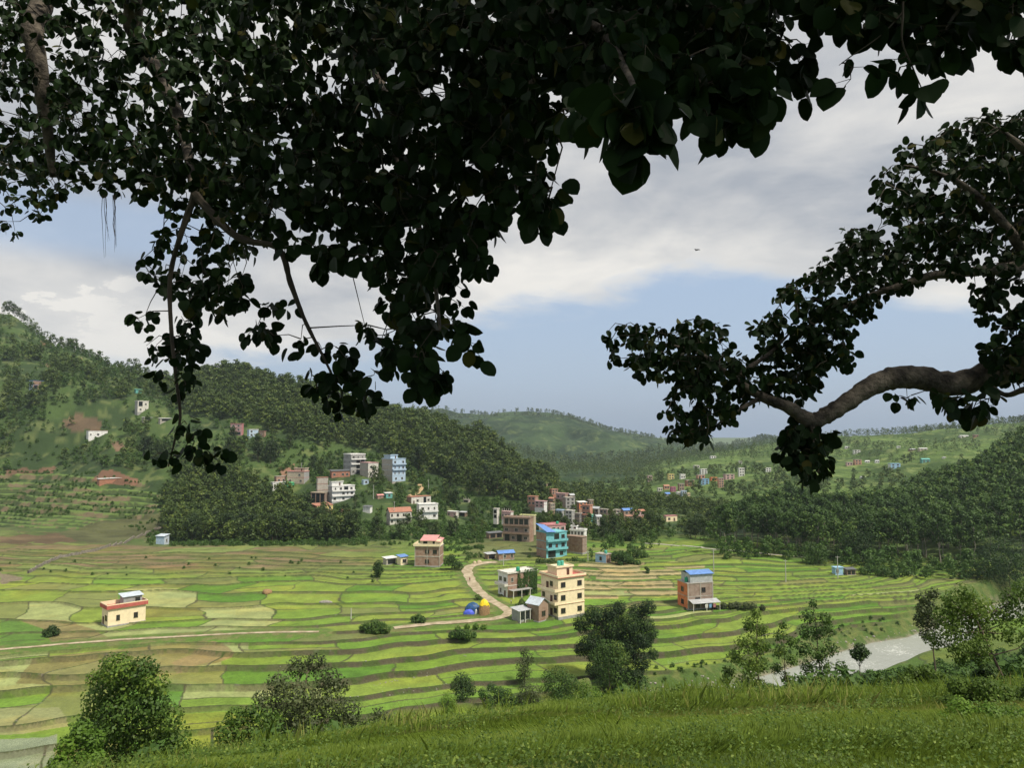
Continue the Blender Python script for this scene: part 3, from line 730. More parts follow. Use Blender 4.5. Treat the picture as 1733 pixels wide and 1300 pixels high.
# ------------------------------------------------------------------ buildings
PAL = dict(cream=(.86,.73,.50), white=(.80,.80,.78), offw=(.68,.66,.60), brick=None, brick2=None, grey=(.36,.36,.35), dgrey=(.20,.20,.20), conc=(.43,.40,.35),
           orange=(.74,.24,.10), salmon=(.52,.28,.20), pink=(.58,.38,.37), rose=(.48,.22,.23), turq=(.19,.50,.55), blue=(.22,.42,.66), lblue=(.45,.58,.72), sky=(.34,.55,.74),
           yellow=(.70,.58,.24), pyel=(.66,.66,.36), brown=(.28,.20,.15), red=(.46,.07,.055), dred=(.50,.13,.11), green=(.08,.40,.22), mgreen=(.30,.62,.42), teal=(.15,.42,.38), magenta=(.50,.12,.25), beige=(.52,.44,.34),
           tin=(.45,.47,.49), btin=(.13,.27,.62), ltin=(.55,.62,.70), rust=(.42,.20,.13), dtin=(.13,.14,.15), clay=(.40,.19,.13), ptin=(.66,.30,.28), gtin=(.10,.46,.20), wtin=(.70,.71,.70))
brick_mat('brick', (.36,.20,.13), (.29,.16,.11), (.33,.29,.25)); brick_mat('brick2', (.34,.235,.18), (.28,.19,.15), (.30,.27,.24))
def pm(k):
    if k in ('brick', 'brick2'): return MATS[k]
    if 'tin' in k or k == 'rust': return mat('sheet_'+k, PAL[k], rough=.45, scale=.9, metal=.0, spec=.5)
    c = PAL[k]; return mat('plaster_'+k, c, rough=.85, col2=tuple(v*(.84 if k == 'cream' else .72) for v in c), scale=1.1, detail=8)
GLASS = mat('window_dark', (.022,.026,.03), rough=.15, spec=.6)
WOODD = mat('door_wood', (.13,.06,.035), rough=.6); FRAME = mat('frame_white', (.55,.53,.48), rough=.6); FRAMED = mat('frame_dark', (.10,.07,.05), rough=.6)
WCACHE = {}
def window(parent, x, y, z, ww, hh, rot, dark=False, door=False, shade=True):
    key = (round(ww, 1), round(hh, 1), dark, door)
    if key not in WCACHE:
        w2, f = ww/2, .09; m = MB()
        m.box(-w2-f, -w2, -.09, .02, 0, hh); m.box(w2, w2+f, -.09, .02, 0, hh); m.box(-w2-f, w2+f, -.093, .02, hh, hh+f)
        if not door: m.box(-w2-f-.05, w2+f+.05, -.16, .02, -f, -.001)
        m.box(-.03, .03, -.07, .02, 0, hh)
        fr = m.mesh('window', FRAMED if dark else FRAME)
        p = MB(); p.box(-w2, w2, -.035, .025, 0, hh); pn = p.mesh('pane', WOODD if door else GLASS)
        WCACHE[key] = (fr, pn)
    fr, pn = WCACHE[key]
    o = link('door' if door else 'window', fr, parent); o.location = (x, y, z); o.rotation_euler = (0, 0, rot)
    q = link('leaf' if door else 'pane', pn, o)
    return o
def face(parent, pats, L, fh, fl, place, dark=False, big=1.0):
    """pats: one string per floor from the ground up; each character is a cell: w window, d door, o dark panel for the shade in an open bay, v narrow window"""
    for i, pat in enumerate(pats[:fl]):
        n = len(pat)
        for j, ch in enumerate(pat):
            if ch in ' .': continue
            cell = L/n; x = (j+.5)*cell - L/2; z = i*fh
            ww = min(1.5*big, cell*.6) if ch == 'w' else (min(.8*big, cell*.5) if ch == 'v' else (min(1.0, cell*.6) if ch == 'd' else cell*.78))
            if ch == 'o':
                px_, py_, rot = place(x, 0.0); m = MB(); m.box(-ww/2, ww/2, -.03, .02, .25, fh-.45)
                o = m.build('opening', GLASS, parent); o.location = (px_, py_, z); o.rotation_euler = (0, 0, rot); continue  # flat dark panel on the solid wall, painted for the shade inside the bay
            hh = 2.0 if ch == 'd' else min(1.35*big, fh*.52); zz = z+.12 if ch == 'd' else z+fh*.30
            px_, py_, rot = place(x, 0.0)
            window(parent, px_, py_, zz, ww, hh, rot, dark, ch == 'd')
def house(label, x0, yt, x1, yb, fl=2, front='white', side=None, vis='L', ff=.75, yaw=None, fp=None, sp_=None, roof='flat', rcol='tin', par=.8, slab=None, band=None,
          name='house', D=None, at_=None, tower=None, bal=(), balL=(), cols=0, group=None, big=1.0, depth=None, dark=False, plinth=True, over=.25, keep=True):
    P = at_ or hit((x0+x1)/2, yb)
    if D: P = at((x0+x1)/2, yb, D)
    Y = P.y; s = Y/FPX*math.sqrt(1+((x0+x1)/2-CX)**2/FPX**2*0)
    W = (x1-x0)*s; H = (yb-yt)*s
    roofh = {'flat': 0, 'gable': .26, 'shed': .14, 'gableh': .3}[roof]
    th = yaw if yaw is not None else (32 if ff < .95 else 6)
    th = R(th)*(1 if vis == 'L' else -1)
    w_ = ff*W/math.cos(th); d_ = (1-ff)*W/abs(math.sin(th)) if ff < .97 else (depth or max(W*.6, 4))
    d_ = depth or min(max(d_, 3.0), 16)
    rz_ = th-math.atan((((x0+x1)/2)-CX)/FPX)
    def ext_(w1, d1, dx):
        q_ = [proj(P.x+dx+math.cos(rz_)*a-math.sin(rz_)*(b+d1/2), P.y+math.sin(rz_)*a+math.cos(rz_)*(b+d1/2), P.z) for a in (-w1/2, w1/2) for b in (-d1/2, d1/2)]
        v_ = [float(k[0]) for k in q_]; return min(v_), max(v_)
    e0, e1 = ext_(w_, d_, 0); k_ = (x1-x0)/(e1-e0)
    if ff < .97: w_ *= k_; d_ = d_*k_ if not depth else d_
    e0, e1 = ext_(w_, d_, 0); DX = ((x0+x1)/2-(e0+e1)/2)/FPX*Y
    parh = par if roof == 'flat' else 0
    body = H-parh if roof == 'flat' else H*(1-roofh)
    fh = body/fl
    e = empty(name, (P.x, P.y, P.z), th-math.atan((((x0+x1)/2)-CX)/FPX)); tag(e, label, {'open_shed': 'shed'}.get(name, name), group)
    xm, ym = w_/2, d_/2
    # put the box so that its front face stands at the found ground point
    off = Matrix.Rotation(e.rotation_euler.z, 3, 'Z') @ Vector((0, ym, 0)); e.location = P + off + Vector((DX, 0, 0))
    sidec = side or front
    two = sidec != front
    m = MB(); m.box(-xm, xm, -ym, ym, -3.0, body); m.build('wall', pm(sidec), e)
    if two: m = MB(); m.box(-xm-.02, xm+.02, -ym-.10, -ym-.003, -.2, body-.02); m.build('front_wall', pm(front), e)
    fo = .10 if two else 0
    so = over
    sc = pm(slab or front)
    for i in range(1, fl):
        m = MB(); m.box(-xm-.07, xm+.07, -ym-.13-fo*.5, ym+.07, i*fh-.13, i*fh+.05); m.build('floor_band', sc, e)
    for i in bal:
        m = MB(); m.box(-xm-.05, xm+.05, -ym-1.15, -ym-.14-fo*.5, i*fh-.14, i*fh+.02); m.box(-xm-.05, xm+.05, -ym-1.15, -ym-1.05, i*fh+.02, i*fh+.78)
        m.box(-xm-.05, -xm+.05, -ym-1.05, -ym-.14-fo*.5, i*fh+.02, i*fh+.78); m.box(xm-.05, xm+.05, -ym-1.05, -ym-.14-fo*.5, i*fh+.02, i*fh+.78); m.build('balcony', sc, e)
    for i in balL:
        m = MB(); X = -xm; m.box(X-1.5, X-.08, -ym-.3, ym+.05, i*fh-.14, i*fh+.02); m.box(X-1.5, X-1.4, -ym-.3, ym+.05, i*fh+.02, i*fh+.75)
        m.box(X-1.4, X-.08, -ym-.3, -ym-.2, i*fh+.02, i*fh+.75); m.box(X-1.4, X-.08, ym-.05, ym+.05, i*fh+.02, i*fh+.75); m.build('balcony', sc, e)
    if roof == 'flat':
        m = MB(); m.box(-xm-so, xm+so, -ym-so-fo, ym+so, body, body+.2); m.build('roof_slab', pm(band) if band else sc, e)
        if parh > .3:
            m = MB(); z0, z1 = body+.203, body+parh; q = so-.04
            m.box(-xm-q, xm+q, -ym-q-fo, -ym-q-fo+.14, z0, z1); m.box(-xm-q, xm+q, ym+q-.14, ym+q, z0, z1)
            m.box(-xm-q, -xm-q+.14, -ym-q-fo+.142, ym+q-.142, z0, z1); m.box(xm+q-.14, xm+q, -ym-q-fo+.142, ym+q-.142, z0, z1); m.build('parapet', sc, e)
    else:
        z0 = body; oh = .45; m = MB(); th_ = .07
        if roof == 'shed':
            r_ = H-body; vs = [(-xm-oh, -ym-oh, z0), (xm+oh, -ym-oh, z0), (xm+oh, ym+oh, z0+r_), (-xm-oh, ym+oh, z0+r_)]
            m.add(vs+[(a, b_, c+th_) for a, b_, c in vs], [(3,2,1,0),(4,5,6,7),(0,1,5,4),(1,2,6,5),(2,3,7,6),(3,0,4,7)])
            m.build('roof', pm(rcol), e)
            g_ = MB(); g_.add([(-xm, -ym, z0-.01), (-xm, ym, z0-.01), (-xm, ym, z0+r_*.9), (xm, -ym, z0-.01), (xm, ym, z0-.01), (xm, ym, z0+r_*.9)], [(0,1,2), (3,5,4), (1,4,5,2), (0,2,5,3)]); g_.build('gable', pm(sidec), e)
        else:
            r_ = H-body
            for sg in (-1, 1):
                vs = [(-xm-oh, sg*(ym+oh), z0-.1), (xm+oh, sg*(ym+oh), z0-.1), (xm+oh, 0, z0+r_), (-xm-oh, 0, z0+r_)]
                m.add(vs+[(a, b_, c+th_) for a, b_, c in vs], [(3,2,1,0),(4,5,6,7),(0,1,5,4),(1,2,6,5),(2,3,7,6),(3,0,4,7)])
            m.build('roof', pm(rcol), e)
            g_ = MB(); g_.add([(-xm+.02, -ym, z0-.01), (-xm+.02, ym, z0-.01), (-xm+.02, 0, z0+r_*.93), (xm-.02, -ym, z0-.01), (xm-.02, ym, z0-.01), (xm-.02, 0, z0+r_*.93)], [(0,1,2), (3,5,4)]); g_.build('gable', pm(sidec), e)
    if plinth and Y < 350:
        m = MB(); m.box(-xm-.12, xm+.12, -ym-.25, ym+.12, -3.02, .12); m.build('plinth', pm('grey'), e)
    fpat = fp or ['ww' if w_ < 9 else 'www']*fl
    if len(fpat) < fl: fpat = fpat+[fpat[-1]]*(fl-len(fpat))
    face(e, fpat, w_*.94, fh, fl, lambda x, y: (x, -ym-fo-.004, 0), dark, big)
    if sp_:
        if len(sp_) < fl: sp_ = sp_+[sp_[-1]]*(fl-len(sp_))
        if vis == 'L': face(e, sp_, d_*.92, fh, fl, lambda x, y: (-xm-.004, -x, -math.pi/2), dark, big)
        else: face(e, sp_, d_*.92, fh, fl, lambda x, y: (xm+.004, x, math.pi/2), dark, big)
    if tower:
        a, b_, c, d, hh, col_ = tower; X0, X1, Y0, Y1 = -xm+a*w_, -xm+b_*w_, -ym+c*d_, -ym+d*d_; tb = body+(.21 if roof == 'flat' else -.2)
        m = MB(); m.box(X0, X1, Y0, Y1, tb, tb+hh); st = m.build('stair_tower', pm(col_), e)
        m = MB(); m.box(X0-.35, X1+.35, Y0-.35, Y1+.35, tb+hh, tb+hh+.16); m.box(X0-.32, X1+.32, Y0-.32, Y0-.2, tb+hh+.163, tb+hh+.55); m.box(X0-.32, X0-.2, Y0-.197, Y1+.3, tb+hh+.163, tb+hh+.55); m.box(X1+.2, X1+.32, Y0-.197, Y1+.3, tb+hh+.163, tb+hh+.55)
        m.build('tower_roof', pm(col_), st)
        window(st, (X0+X1)/2+(X1-X0)*.2, Y0-.004, tb+.05, .8, min(1.9, hh-.3), 0, True, True)
    for k_ in range(cols):
        xx = -xm+.2+(w_-.4)*k_/max(cols-1, 1); m = MB(); m.box(xx-.14, xx+.14, -ym-.0, -ym+.28, body+.205, body+1.5+.4*(k_ % 2)); m.build('column', pm('conc'), e)
    if keep: KEEP.append((x0, yt, x1, yb, Y))
    e['_d'] = 0; del e['_d']
    return e, dict(w=w_, d=d_, body=body, fh=fh, xm=xm, ym=ym, s=s, P=P)
def world(e, v): return Matrix.Translation(e.location) @ Matrix.Rotation(e.rotation_euler.z, 4, 'Z') @ Vector(v)
TANKM = mat('tank_green', (.03,.36,.20), rough=.45); TANKT = mat('tank_teal', (.10,.46,.36), rough=.4); BLK = mat('tank_black', (.03,.03,.035), rough=.5); WPLA = mat('white_plastic', (.7,.7,.68), rough=.4)
def tank(p, r, h, m_, label, group=None):
    e = empty('water_tank', p); tag(e, label, 'water tank', group)
    prof = [(r*.96, 0), (r, h*.05)]
    for i in range(4): prof += [(r, h*(.1+.19*i)), (r*.95, h*(.14+.19*i)), (r, h*(.18+.19*i))]
    prof += [(r*.97, h*.84), (r*.7, h*.95), (r*.3, h)]
    MB().lathe(prof, seg=16).build('barrel', m_, e, smooth=True)
    MB().lathe([(r*.3, 0), (r*.3, h*.06), (r*.05, h*.08)], c=(0, 0, h), seg=12).build('lid', BLK, e); return e
# --- the houses standing among the fields
e, q = house('cream three-storey house with dark red roof band beside the dirt road', 916, 978, 989, 1046, 3, 'cream', vis='L', ff=.60, yaw=36, fp=['w w', 'w w', 'w w'], sp_=['v dw', 'w dw', ' dw '], par=.85, band='dred', balL=(1, 2), over=.5,
              tower=(.12, .72, .25, .8, 2.5, 'cream'), dark=True)
m = MB(); 
for i in (1, 2):
    m.box(-q['xm']-.09, q['xm']+.09, -q['ym']-.16, -q['ym']-.075, i*q['fh']-.2, i*q['fh']-.135)
m.build('trim_line', pm('dred'), e)
tz = q['body']+.21+2.5+.17
for k_, dx in enumerate((-.62, .62)):
    tank(world(e, (-q['xm']+.42*q['w']+dx*1.0, -q['ym']+.5*q['d'], tz)), .58, 1.55, TANKT, ['left one of two teal water tanks on the cream house stair tower', 'right one of two teal water tanks on the cream house stair tower'][k_], 'tanks on the cream house')
e, q = house('small cream bungalow with dark red parapet alone in the left paddies', 172, 1021, 246, 1056, 1, 'cream', vis='L', ff=.86, yaw=17, fp=[' v  w '], sp_=['dw'], par=1.3, band='dred', over=.5, dark=True)
m = MB(); xm, ym, b_ = q['xm']+.49, q['ym']+.49, q['body']
m.box(-xm, xm, -ym-.02, -ym+.1, b_+.21, b_+1.05); m.box(-xm-.02, -xm+.1, -ym+.11, ym, b_+.21, b_+1.05); m.build('red_band', pm('dred'), e)
xm, ym = q['xm'], q['ym']
m = MB(); m.box(-xm+.42*q['w'], -xm+.92*q['w'], -ym+.15*q['d'], -ym+.75*q['d'], b_+.21, b_+2.7); st = m.build('roof_room', pm('grey'), e)
m = MB(); X0, X1, Y0, Y1 = -xm+.38*q['w'], -xm+.96*q['w'], -ym+.08*q['d'], -ym+.82*q['d']
m.add([(X0, Y0, b_+2.72), (X1, Y0, b_+2.72), (X1, Y1, b_+3.25), (X0, Y1, b_+3.25), (X0, Y0, b_+2.80), (X1, Y0, b_+2.80), (X1, Y1, b_+3.33), (X0, Y1, b_+3.33)], [(3,2,1,0),(4,5,6,7),(0,1,5,4),(1,2,6,5),(2,3,7,6),(3,0,4,7)]); m.build('tin_roof', pm('ltin'), st)
window(st, -xm+.8*q['w'], -ym+.15*q['d']-.004, b_+.9, 1.2, 1.2, 0, True)
e, q = house('orange and bare brick house with corrugated loft above the paddies', 1147, 988, 1207, 1031, 2, 'brick2', side='orange', vis='L', ff=.71, yaw=30, fp=[' ow ', '  w '], sp_=['w', 'w'], par=.3, slab='conc', dark=True, over=.12)
xm, ym, b_, w_, d_ = q['xm'], q['ym'], q['body'], q['w'], q['d']
for i_, xx in enumerate((-xm+.1, 0, xm-.2)):
    m = MB(); m.box(xx-.15, xx+.15, -ym-.22, -ym-.105, 0, b_); m.build('pillar', pm('conc'), e)
m = MB(); m.box(-xm+.12*w_, xm-.02, -ym+.1, ym-.6, b_+.21, b_+3.0); 
lf = m.build('tin_loft', pm('tin'), e)
m = MB(); X0, X1 = -xm+.08*w_, xm+.25
for sg in (-1, 1):
    m.add([(X0, -.3+sg*(ym+.1), b_+2.9), (X1, -.3+sg*(ym+.1), b_+2.9), (X1, -.3, b_+3.75), (X0, -.3, b_+3.75), (X0, -.3+sg*(ym+.1), b_+2.98), (X1, -.3+sg*(ym+.1), b_+2.98), (X1, -.3, b_+3.83), (X0, -.3, b_+3.83)], [(3,2,1,0),(4,5,6,7),(0,1,5,4),(1,2,6,5),(2,3,7,6),(3,0,4,7)])
m.build('loft_roof', pm('btin'), lf)
m = MB(); X0, X1, Y0, Y1 = -xm+.02*w_, xm+1.0, -ym-3.0, -ym-.25
m.add([(X0, Y0, 2.25), (X1, Y0, 2.25), (X1, Y1, 3.0), (X0, Y1, 3.0), (X0, Y0, 2.32), (X1, Y0, 2.32), (X1, Y1, 3.07), (X0, Y1, 3.07)], [(3,2,1,0),(4,5,6,7),(0,1,5,4),(1,2,6,5),(2,3,7,6),(3,0,4,7)]); pr_ = m.build('porch_roof', pm('tin'), e)
for xx in (X0+.3, (X0+X1)/2, X1-.3):
    MB().box(xx-.07, xx+.07, Y0+.1, Y0+.24, -1, 2.24).build('post', pm('offw'), pr_)
tank(world(e, (-xm+.9, -ym+2.2, b_+.25)), .62, 1.5, TANKM, 'green water tank on the roof of the orange and brick house')
tank(world(e, (-xm+2.6, -ym+1.0, b_+.25)), .35, 1.7, WPLA, 'narrow white drum on the roof of the orange and brick house')
for k_, (xx, col_) in enumerate(((.15, 'white'), (.42, 'blue'), (.72, 'rose'))):
    p = world(e, (X0+(X1-X0)*(.42+.5*xx), Y0+.17, 0)); m = MB(); n = 7
    vs = []; 
    for r_ in range(5):
        for c_ in range(n): vs.append(((c_/(n-1)-.5)*.95*(1-.12*r_/4), .08*math.sin(c_*1.9+r_*.4), 1.95-r_*.3))
    m.add(vs, [(r_*n+c_, r_*n+c_+1, (r_+1)*n+c_+1, (r_+1)*n+c_) for r_ in range(4) for c_ in range(n-1)])
    o = m.build('laundry', pm(col_)); o.location = p; o.rotation_euler = (0, 0, e.rotation_euler.z); tag(o, ['white sheet', 'blue cloth', 'red cloth'][k_]+' hanging to dry under the porch of the orange house', 'laundry', 'washing under the porch')
e, q = house('two-storey house with white front and ivy over its brick side', 843, 968, 908, 1009, 2, 'brick', side='white', vis='L', ff=.75, yaw=35, fp=['   o', 'v   '], sp_=['vd', 'ww'], par=.5, slab='offw', balL=(1,), dark=False, over=.3)
xm, ym, b_, w_, d_ = q['xm'], q['ym'], q['body'], q['w'], q['d']
g = np.random.default_rng(3); n = 2600; P = np.stack([xm-g.random(n)**1.25*w_*.68, -ym-.12-g.random(n)*.45, g.random(n)*(b_+.7)], 1)
keepm = fbm(P[:, 0]/1.6, P[:, 2]/1.6, 3, 8)+.25*(P[:, 0]/xm) > .42; P = P[keepm]
extra = np.stack([xm+g.random(900)*.5, -ym+g.random(900)*d_, g.random(900)*(b_+.5)], 1); P = np.concatenate([P, extra])
N = np.tile([0, -1, .3], (len(P), 1))+g.normal(size=(len(P), 3))*.5
iv = quad_mesh('ivy', cards(P, N, .42, .8, 4), g.random(len(P)), FOLB); link('ivy', iv, e)
m = MB(); m.box(-xm+.02*w_, xm-.3*w_, -ym-2.6, -ym-.12, 2.45, 2.6); pc = m.build('porch_slab', pm('grey'), e)
for xx in (-xm+.05*w_, -xm+.33*w_, -xm+.62*w_): MB().box(xx, xx+.22, -ym-2.55, -ym-2.33, -1, 2.448).build('post', pm('offw'), pc)
tank(world(e, (-xm+.42*w_, -ym+1.2, b_+.25)), .68, 1.5, TANKM, 'green water tank on the roof of the ivy-covered house')
# brick hut and open shed by the road bend
e, q = house('small brick hut with pale grey tin roof left of the cream house', 892, 1016, 928, 1053, 1, 'brick', vis='R', ff=.55, yaw=40, fp=['   '], sp_=['w'], roof='gable', rcol='ltin', dark=True)
e, q = house('open shed with grey sheet roof by the bend of the dirt road', 866, 1033, 897, 1052, 1, 'grey', vis='L', ff=.6, yaw=38, fp=['oo'], sp_=['  '], roof='shed', rcol='tin', name='open_shed', plinth=False)
for xx in (-.9, 0, .9): MB().box(xx*q['xm']-.1, xx*q['xm']+.1, -q['ym']-.4, -q['ym']-.2, -1, q['body']+.02).build('post', pm('offw'), e)
e, q = house('brick house with cream top storey and pink tin roof left of the road', 702, 927, 750, 960, 2, 'brick', vis='R', ff=.93, yaw=12, fp=[' w ', ' ww'], par=.25, slab='offw', dark=True, over=.15, depth=8)
xm, ym, b_, w_, d_ = q['xm'], q['ym'], q['body'], q['w'], q['d']
for xx in (-xm+.12, 0, xm-.12): MB().box(xx-.14, xx+.14, -ym-.12, -ym-.003, 0, b_).build('pillar', pm('conc'), e)
m = MB(); m.box(-xm-.5, xm+.4, -ym-.6, -ym-.48, b_+.205, b_+1.15); m.box(-xm-.5, -xm-.38, -ym-.47, ym, b_+.205, b_+1.15); m.build('roof_rail', pm('cream'), e)
m = MB(); m.box(-xm+.22*w_, xm-.05, -ym+.2, ym-.5, b_+.21, b_+2.35); st = m.build('top_room', pm('cream'), e)
for xx in (.38, .46, .76): window(st, -xm+xx*w_, -ym+.196, b_+.8, .7, 1.2, 0, True)
m = MB()
m.add([(-xm+.2*w_, -ym-.3, b_+2.3), (xm*.72, -ym-.3, b_+2.3), (xm*.72, ym-.3, b_+3.6), (-xm+.2*w_, ym-.3, b_+3.6), (-xm+.2*w_, -ym-.3, b_+2.38), (xm*.72, -ym-.3, b_+2.38), (xm*.72, ym-.3, b_+3.68), (-xm+.2*w_, ym-.3, b_+3.68)], [(3,2,1,0),(4,5,6,7),(0,1,5,4),(1,2,6,5),(2,3,7,6),(3,0,4,7)])
m.add([(xm*.73, -ym-.3, b_+2.1), (xm+.5, -ym-.3, b_+1.9), (xm+.5, ym-.3, b_+2.5), (xm*.73, ym-.3, b_+2.9)], [(0,1,2,3)]); m.build('pink_roof', pm('ptin'), st)
house('cream hut with blue tin roof beside the brick house with pink roof', 672, 941, 690, 957, 1, 'cream', vis='L', ff=.72, fp=['w'], roof='shed', rcol='btin', name='hut')
house('low shed with pale sheet roof left of the cream hut', 648, 944, 671, 956, 1, 'conc', vis='L', ff=.8, fp=['o'], roof='shed', rcol='wtin', name='shed')
house('red brick house with blue tin roof above the road end', 840, 934, 870, 949, 1, 'brick', side='brick', vis='L', ff=.85, yaw=20, fp=[' w w'], roof='gable', rcol='btin', group=None)
house('grey sheet-roofed shed leaning on the blue-roofed brick house', 820, 937, 839, 947, 1, 'brown', vis='L', ff=.8, fp=['o'], roof='shed', rcol='tin', name='shed')
e, q = house('turquoise three-storey house with bare brick side wall', 908, 901, 959, 944, 3, 'turq', side='brick', vis='L', ff=.67, yaw=34, fp=['ow', 'wdw', ' ow'], par=.35, bal=(1, 2), dark=True)
m = MB(); xm, ym, b_, w_, d_ = q['xm'], q['ym'], q['body'], q['w'], q['d']
m.add([(-xm-.6, -ym-1.3, b_+.6), (-xm+.4*w_, -ym-1.3, b_+.3), (-xm+.4*w_, ym, b_+2.4), (-xm-.6, ym, b_+3.4), (-xm-.6, -ym-1.3, b_+.68), (-xm+.4*w_, -ym-1.3, b_+.38), (-xm+.4*w_, ym, b_+2.48), (-xm-.6, ym, b_+3.48)], [(3,2,1,0),(4,5,6,7),(0,1,5,4),(1,2,6,5),(2,3,7,6),(3,0,4,7)]); m.build('blue_roof_sheet', pm('btin'), e)
house('grey and white house with red trim behind the turquoise house', 912, 888, 957, 925, 3, 'pink', side='offw', vis='L', ff=.72, yaw=30, fp=['www', 'wvvw', 'vwvw'], par=.6, slab='rose', D=q['P'].y+22, bal=(2,))
tank(at(943, 888, q['P'].y+26), .7, 1.5, TANKM, 'green water tank above the grey and white house')
e, q2 = house('bare brick house without plaster right of the turquoise house', 958, 908, 993, 935, 2, 'brick', side='brick2', vis='R', ff=.8, fp=['    '], par=.3, slab='brown', D=q['P'].y+8)
house('white house with a roof terrace behind the bare brick house', 965, 896, 993, 918, 2, 'white', vis='R', ff=.85, yaw=18, fp=['www', 'vvvw'], par=.8, tower=(.02, .38, .3, .8, 1.4, 'white'), D=q2['P'].y+16)
house('unfinished brown brick house with open gallery floors', 852, 876, 903, 917, 3, 'brick2', side='brick', vis='R', ff=.86, yaw=20, fp=['owow', 'w.w.w', 'ooooo'], par=.5, bal=(1, 2), slab='brown', cols=5)
house('pale yellow house behind the unfinished brown brick house', 880, 872, 907, 896, 2, 'pyel', side='beige', vis='R', ff=.88, yaw=20, fp=['www', 'wow'], par=.5, D=395)
house('white tower-like house left of the roof with columns', 835, 861, 845, 878, 2, 'offw', vis='R', ff=.8, fp=['o', 'o'], par=.4, D=410)
house('white and pink house with a row of roof columns', 849, 866, 869, 879, 1, 'pink', side='offw', vis='R', ff=.85, fp=['www'], par=.2, cols=5, D=408)
house('long grey sheet-roofed shed left of the unfinished brown house', 823, 901, 851, 911, 1, 'brown', vis='L', ff=.85, fp=['oo'], roof='shed', rcol='dtin', name='shed')
e, q = house('small pale blue house with brick side among the bushes', 1008, 938, 1034, 953, 1, 'sky', side='brick', vis='R', ff=.68, fp=[' w '], par=.35, dark=True, slab='conc')
tank(world(e, (q['xm']*.5, 0, q['body']+.25)), .62, 1.4, TANKT, 'teal water tank on the small pale blue house')
house('bright blue hut at the far edge of the fields below the wood', 1408, 961, 1427, 974, 1, 'sky', vis='L', ff=.8, fp=['w '], par=.2, name='hut')
house('open shed with dark sheet roof joined to the bright blue hut', 1428, 963, 1448, 974, 1, 'brown', vis='L', ff=.85, fp=['oo'], roof='shed', rcol='dtin', name='shed')
house('blue-grey metal hut with tin roof below the dark wood', 264, 906, 286, 922, 1, 'lblue', side='ltin', vis='R', ff=.62, yaw=38, fp=['  '], sp_=['v'], roof='shed', rcol='ltin', name='hut')
house('cream hut with red shutter in front of the wood behind the town', 1123, 873, 1146, 883, 1, 'cream', side='beige', vis='L', ff=.8, fp=['wd'], roof='flat', par=.3, slab='rose', name='hut')
# --- the village on the slope
V = dict(group=None)
house('large white three-storey house with balconies in the hillside village', 555, 823, 600, 849, 3, 'white', side='grey', vis='L', ff=.85, yaw=24, fp=['w w w', '  wvw', 'vwow'], par=.5, bal=(1, 2), tower=(.0, .5, .1, .7, 2.6, 'white'))
house('tall grey blank-walled house left of the large white house', 535, 811, 555, 843, 3, 'conc', vis='L', ff=.9, yaw=14, fp=['  ', '  ', '  '], par=.3, slab='clay')
house('grey four-storey block with white top floor above the village', 581, 769, 618, 803, 4, 'grey', side='grey', vis='L', ff=.66, yaw=30, fp=['wow', ' oo', ' oo', 'wvv'], sp_=['v v', 'v v', 'v v', 'v'], par=.7, slab='white', bal=(2, 3))
house('grey and white two-storey house right of the grey block', 609, 784, 640, 808, 2, 'offw', side='conc', vis='L', ff=.55, fp=['ww', 'wv'], par=.5, slab='pink')
e, q = house('tall pale blue house with bare concrete side and setback terraces', 646, 777, 686, 815, 4, 'lblue', side='conc', vis='L', ff=.55, yaw=38, fp=['ww', 'vvv', 'vvw', 'w w'], par=.5, bal=(2, 3), tower=(.0, .55, .2, .8, 2.4, 'lblue'))
house('long red brick house with dark roof beside the grey block', 558, 796, 592, 808, 1, 'clay', vis='L', ff=.9, yaw=14, fp=['w ww'], roof='shed', rcol='dtin')
house('open brown brick house below the tall grey wall', 526, 834, 556, 852, 1, 'brick', side='brick2', vis='R', ff=.8, fp=['ooo'], par=.4, slab='beige')
house('cream two-storey house with dark red end wall at the wood edge', 527, 853, 563, 875, 2, 'yellow', side='dred', vis='L', ff=.75, fp=['d w', ' dw'], par=.3, slab='clay', roof='shed', rcol='clay', bal=(1,))
house('small pink brick hut below the large white house', 577, 863, 592, 876, 1, 'pink', side='brick', vis='R', ff=.8, fp=['v'], roof='gable', rcol='rust', name='hut')
house('small white hut with dark roof among the village bushes', 614, 857, 630, 869, 1, 'white', vis='R', ff=.85, fp=['  '], roof='shed', rcol='dtin', name='hut')
house('pale two-storey house with red roof edge and grey end wall', 486, 799, 523, 820, 2, 'beige', side='grey', vis='R', ff=.76, fp=['w w', ' w'], par=.4, slab='ptin', tower=(.35, .98, .2, .9, 1.9, 'beige'))
house('low white house at the left end of the village', 458, 817, 486, 827, 1, 'white', vis='L', ff=.9, fp=['w w w'], par=.3)
house('brick house behind the low white house', 464, 806, 484, 818, 1, 'brick', vis='L', ff=.85, fp=['ww'], par=.2, slab='conc', D=525)
house('shed with bright green roof beside the low white house', 482, 820, 498, 829, 1, 'green', vis='L', ff=.85, fp=[' '], roof='shed', rcol='gtin', name='shed')
house('two-storey stone-grey house with brown tiled roof in the lower village', 654, 860, 696, 887, 2, 'offw', side='conc', vis='L', ff=.86, yaw=18, fp=['v w v w', 'v w v w'], roof='gable', rcol='clay', bal=(1,), dark=True)
house('white two-storey house with flat roof in the lower village', 705, 853, 741, 879, 2, 'white', side='offw', vis='L', ff=.88, yaw=16, fp=['w w', 'wvv'], par=.5, bal=(1,))
house('low white and brick house beside the ochre road', 688, 841, 729, 853, 1, 'offw', side='brick', vis='L', ff=.8, fp=['dw ow'], par=.25, slab='clay')
house('teal-green shed by the upper village road', 650, 834, 664, 843, 1, 'teal', vis='L', ff=.85, fp=['w'], roof='shed', rcol='wtin', name='shed')
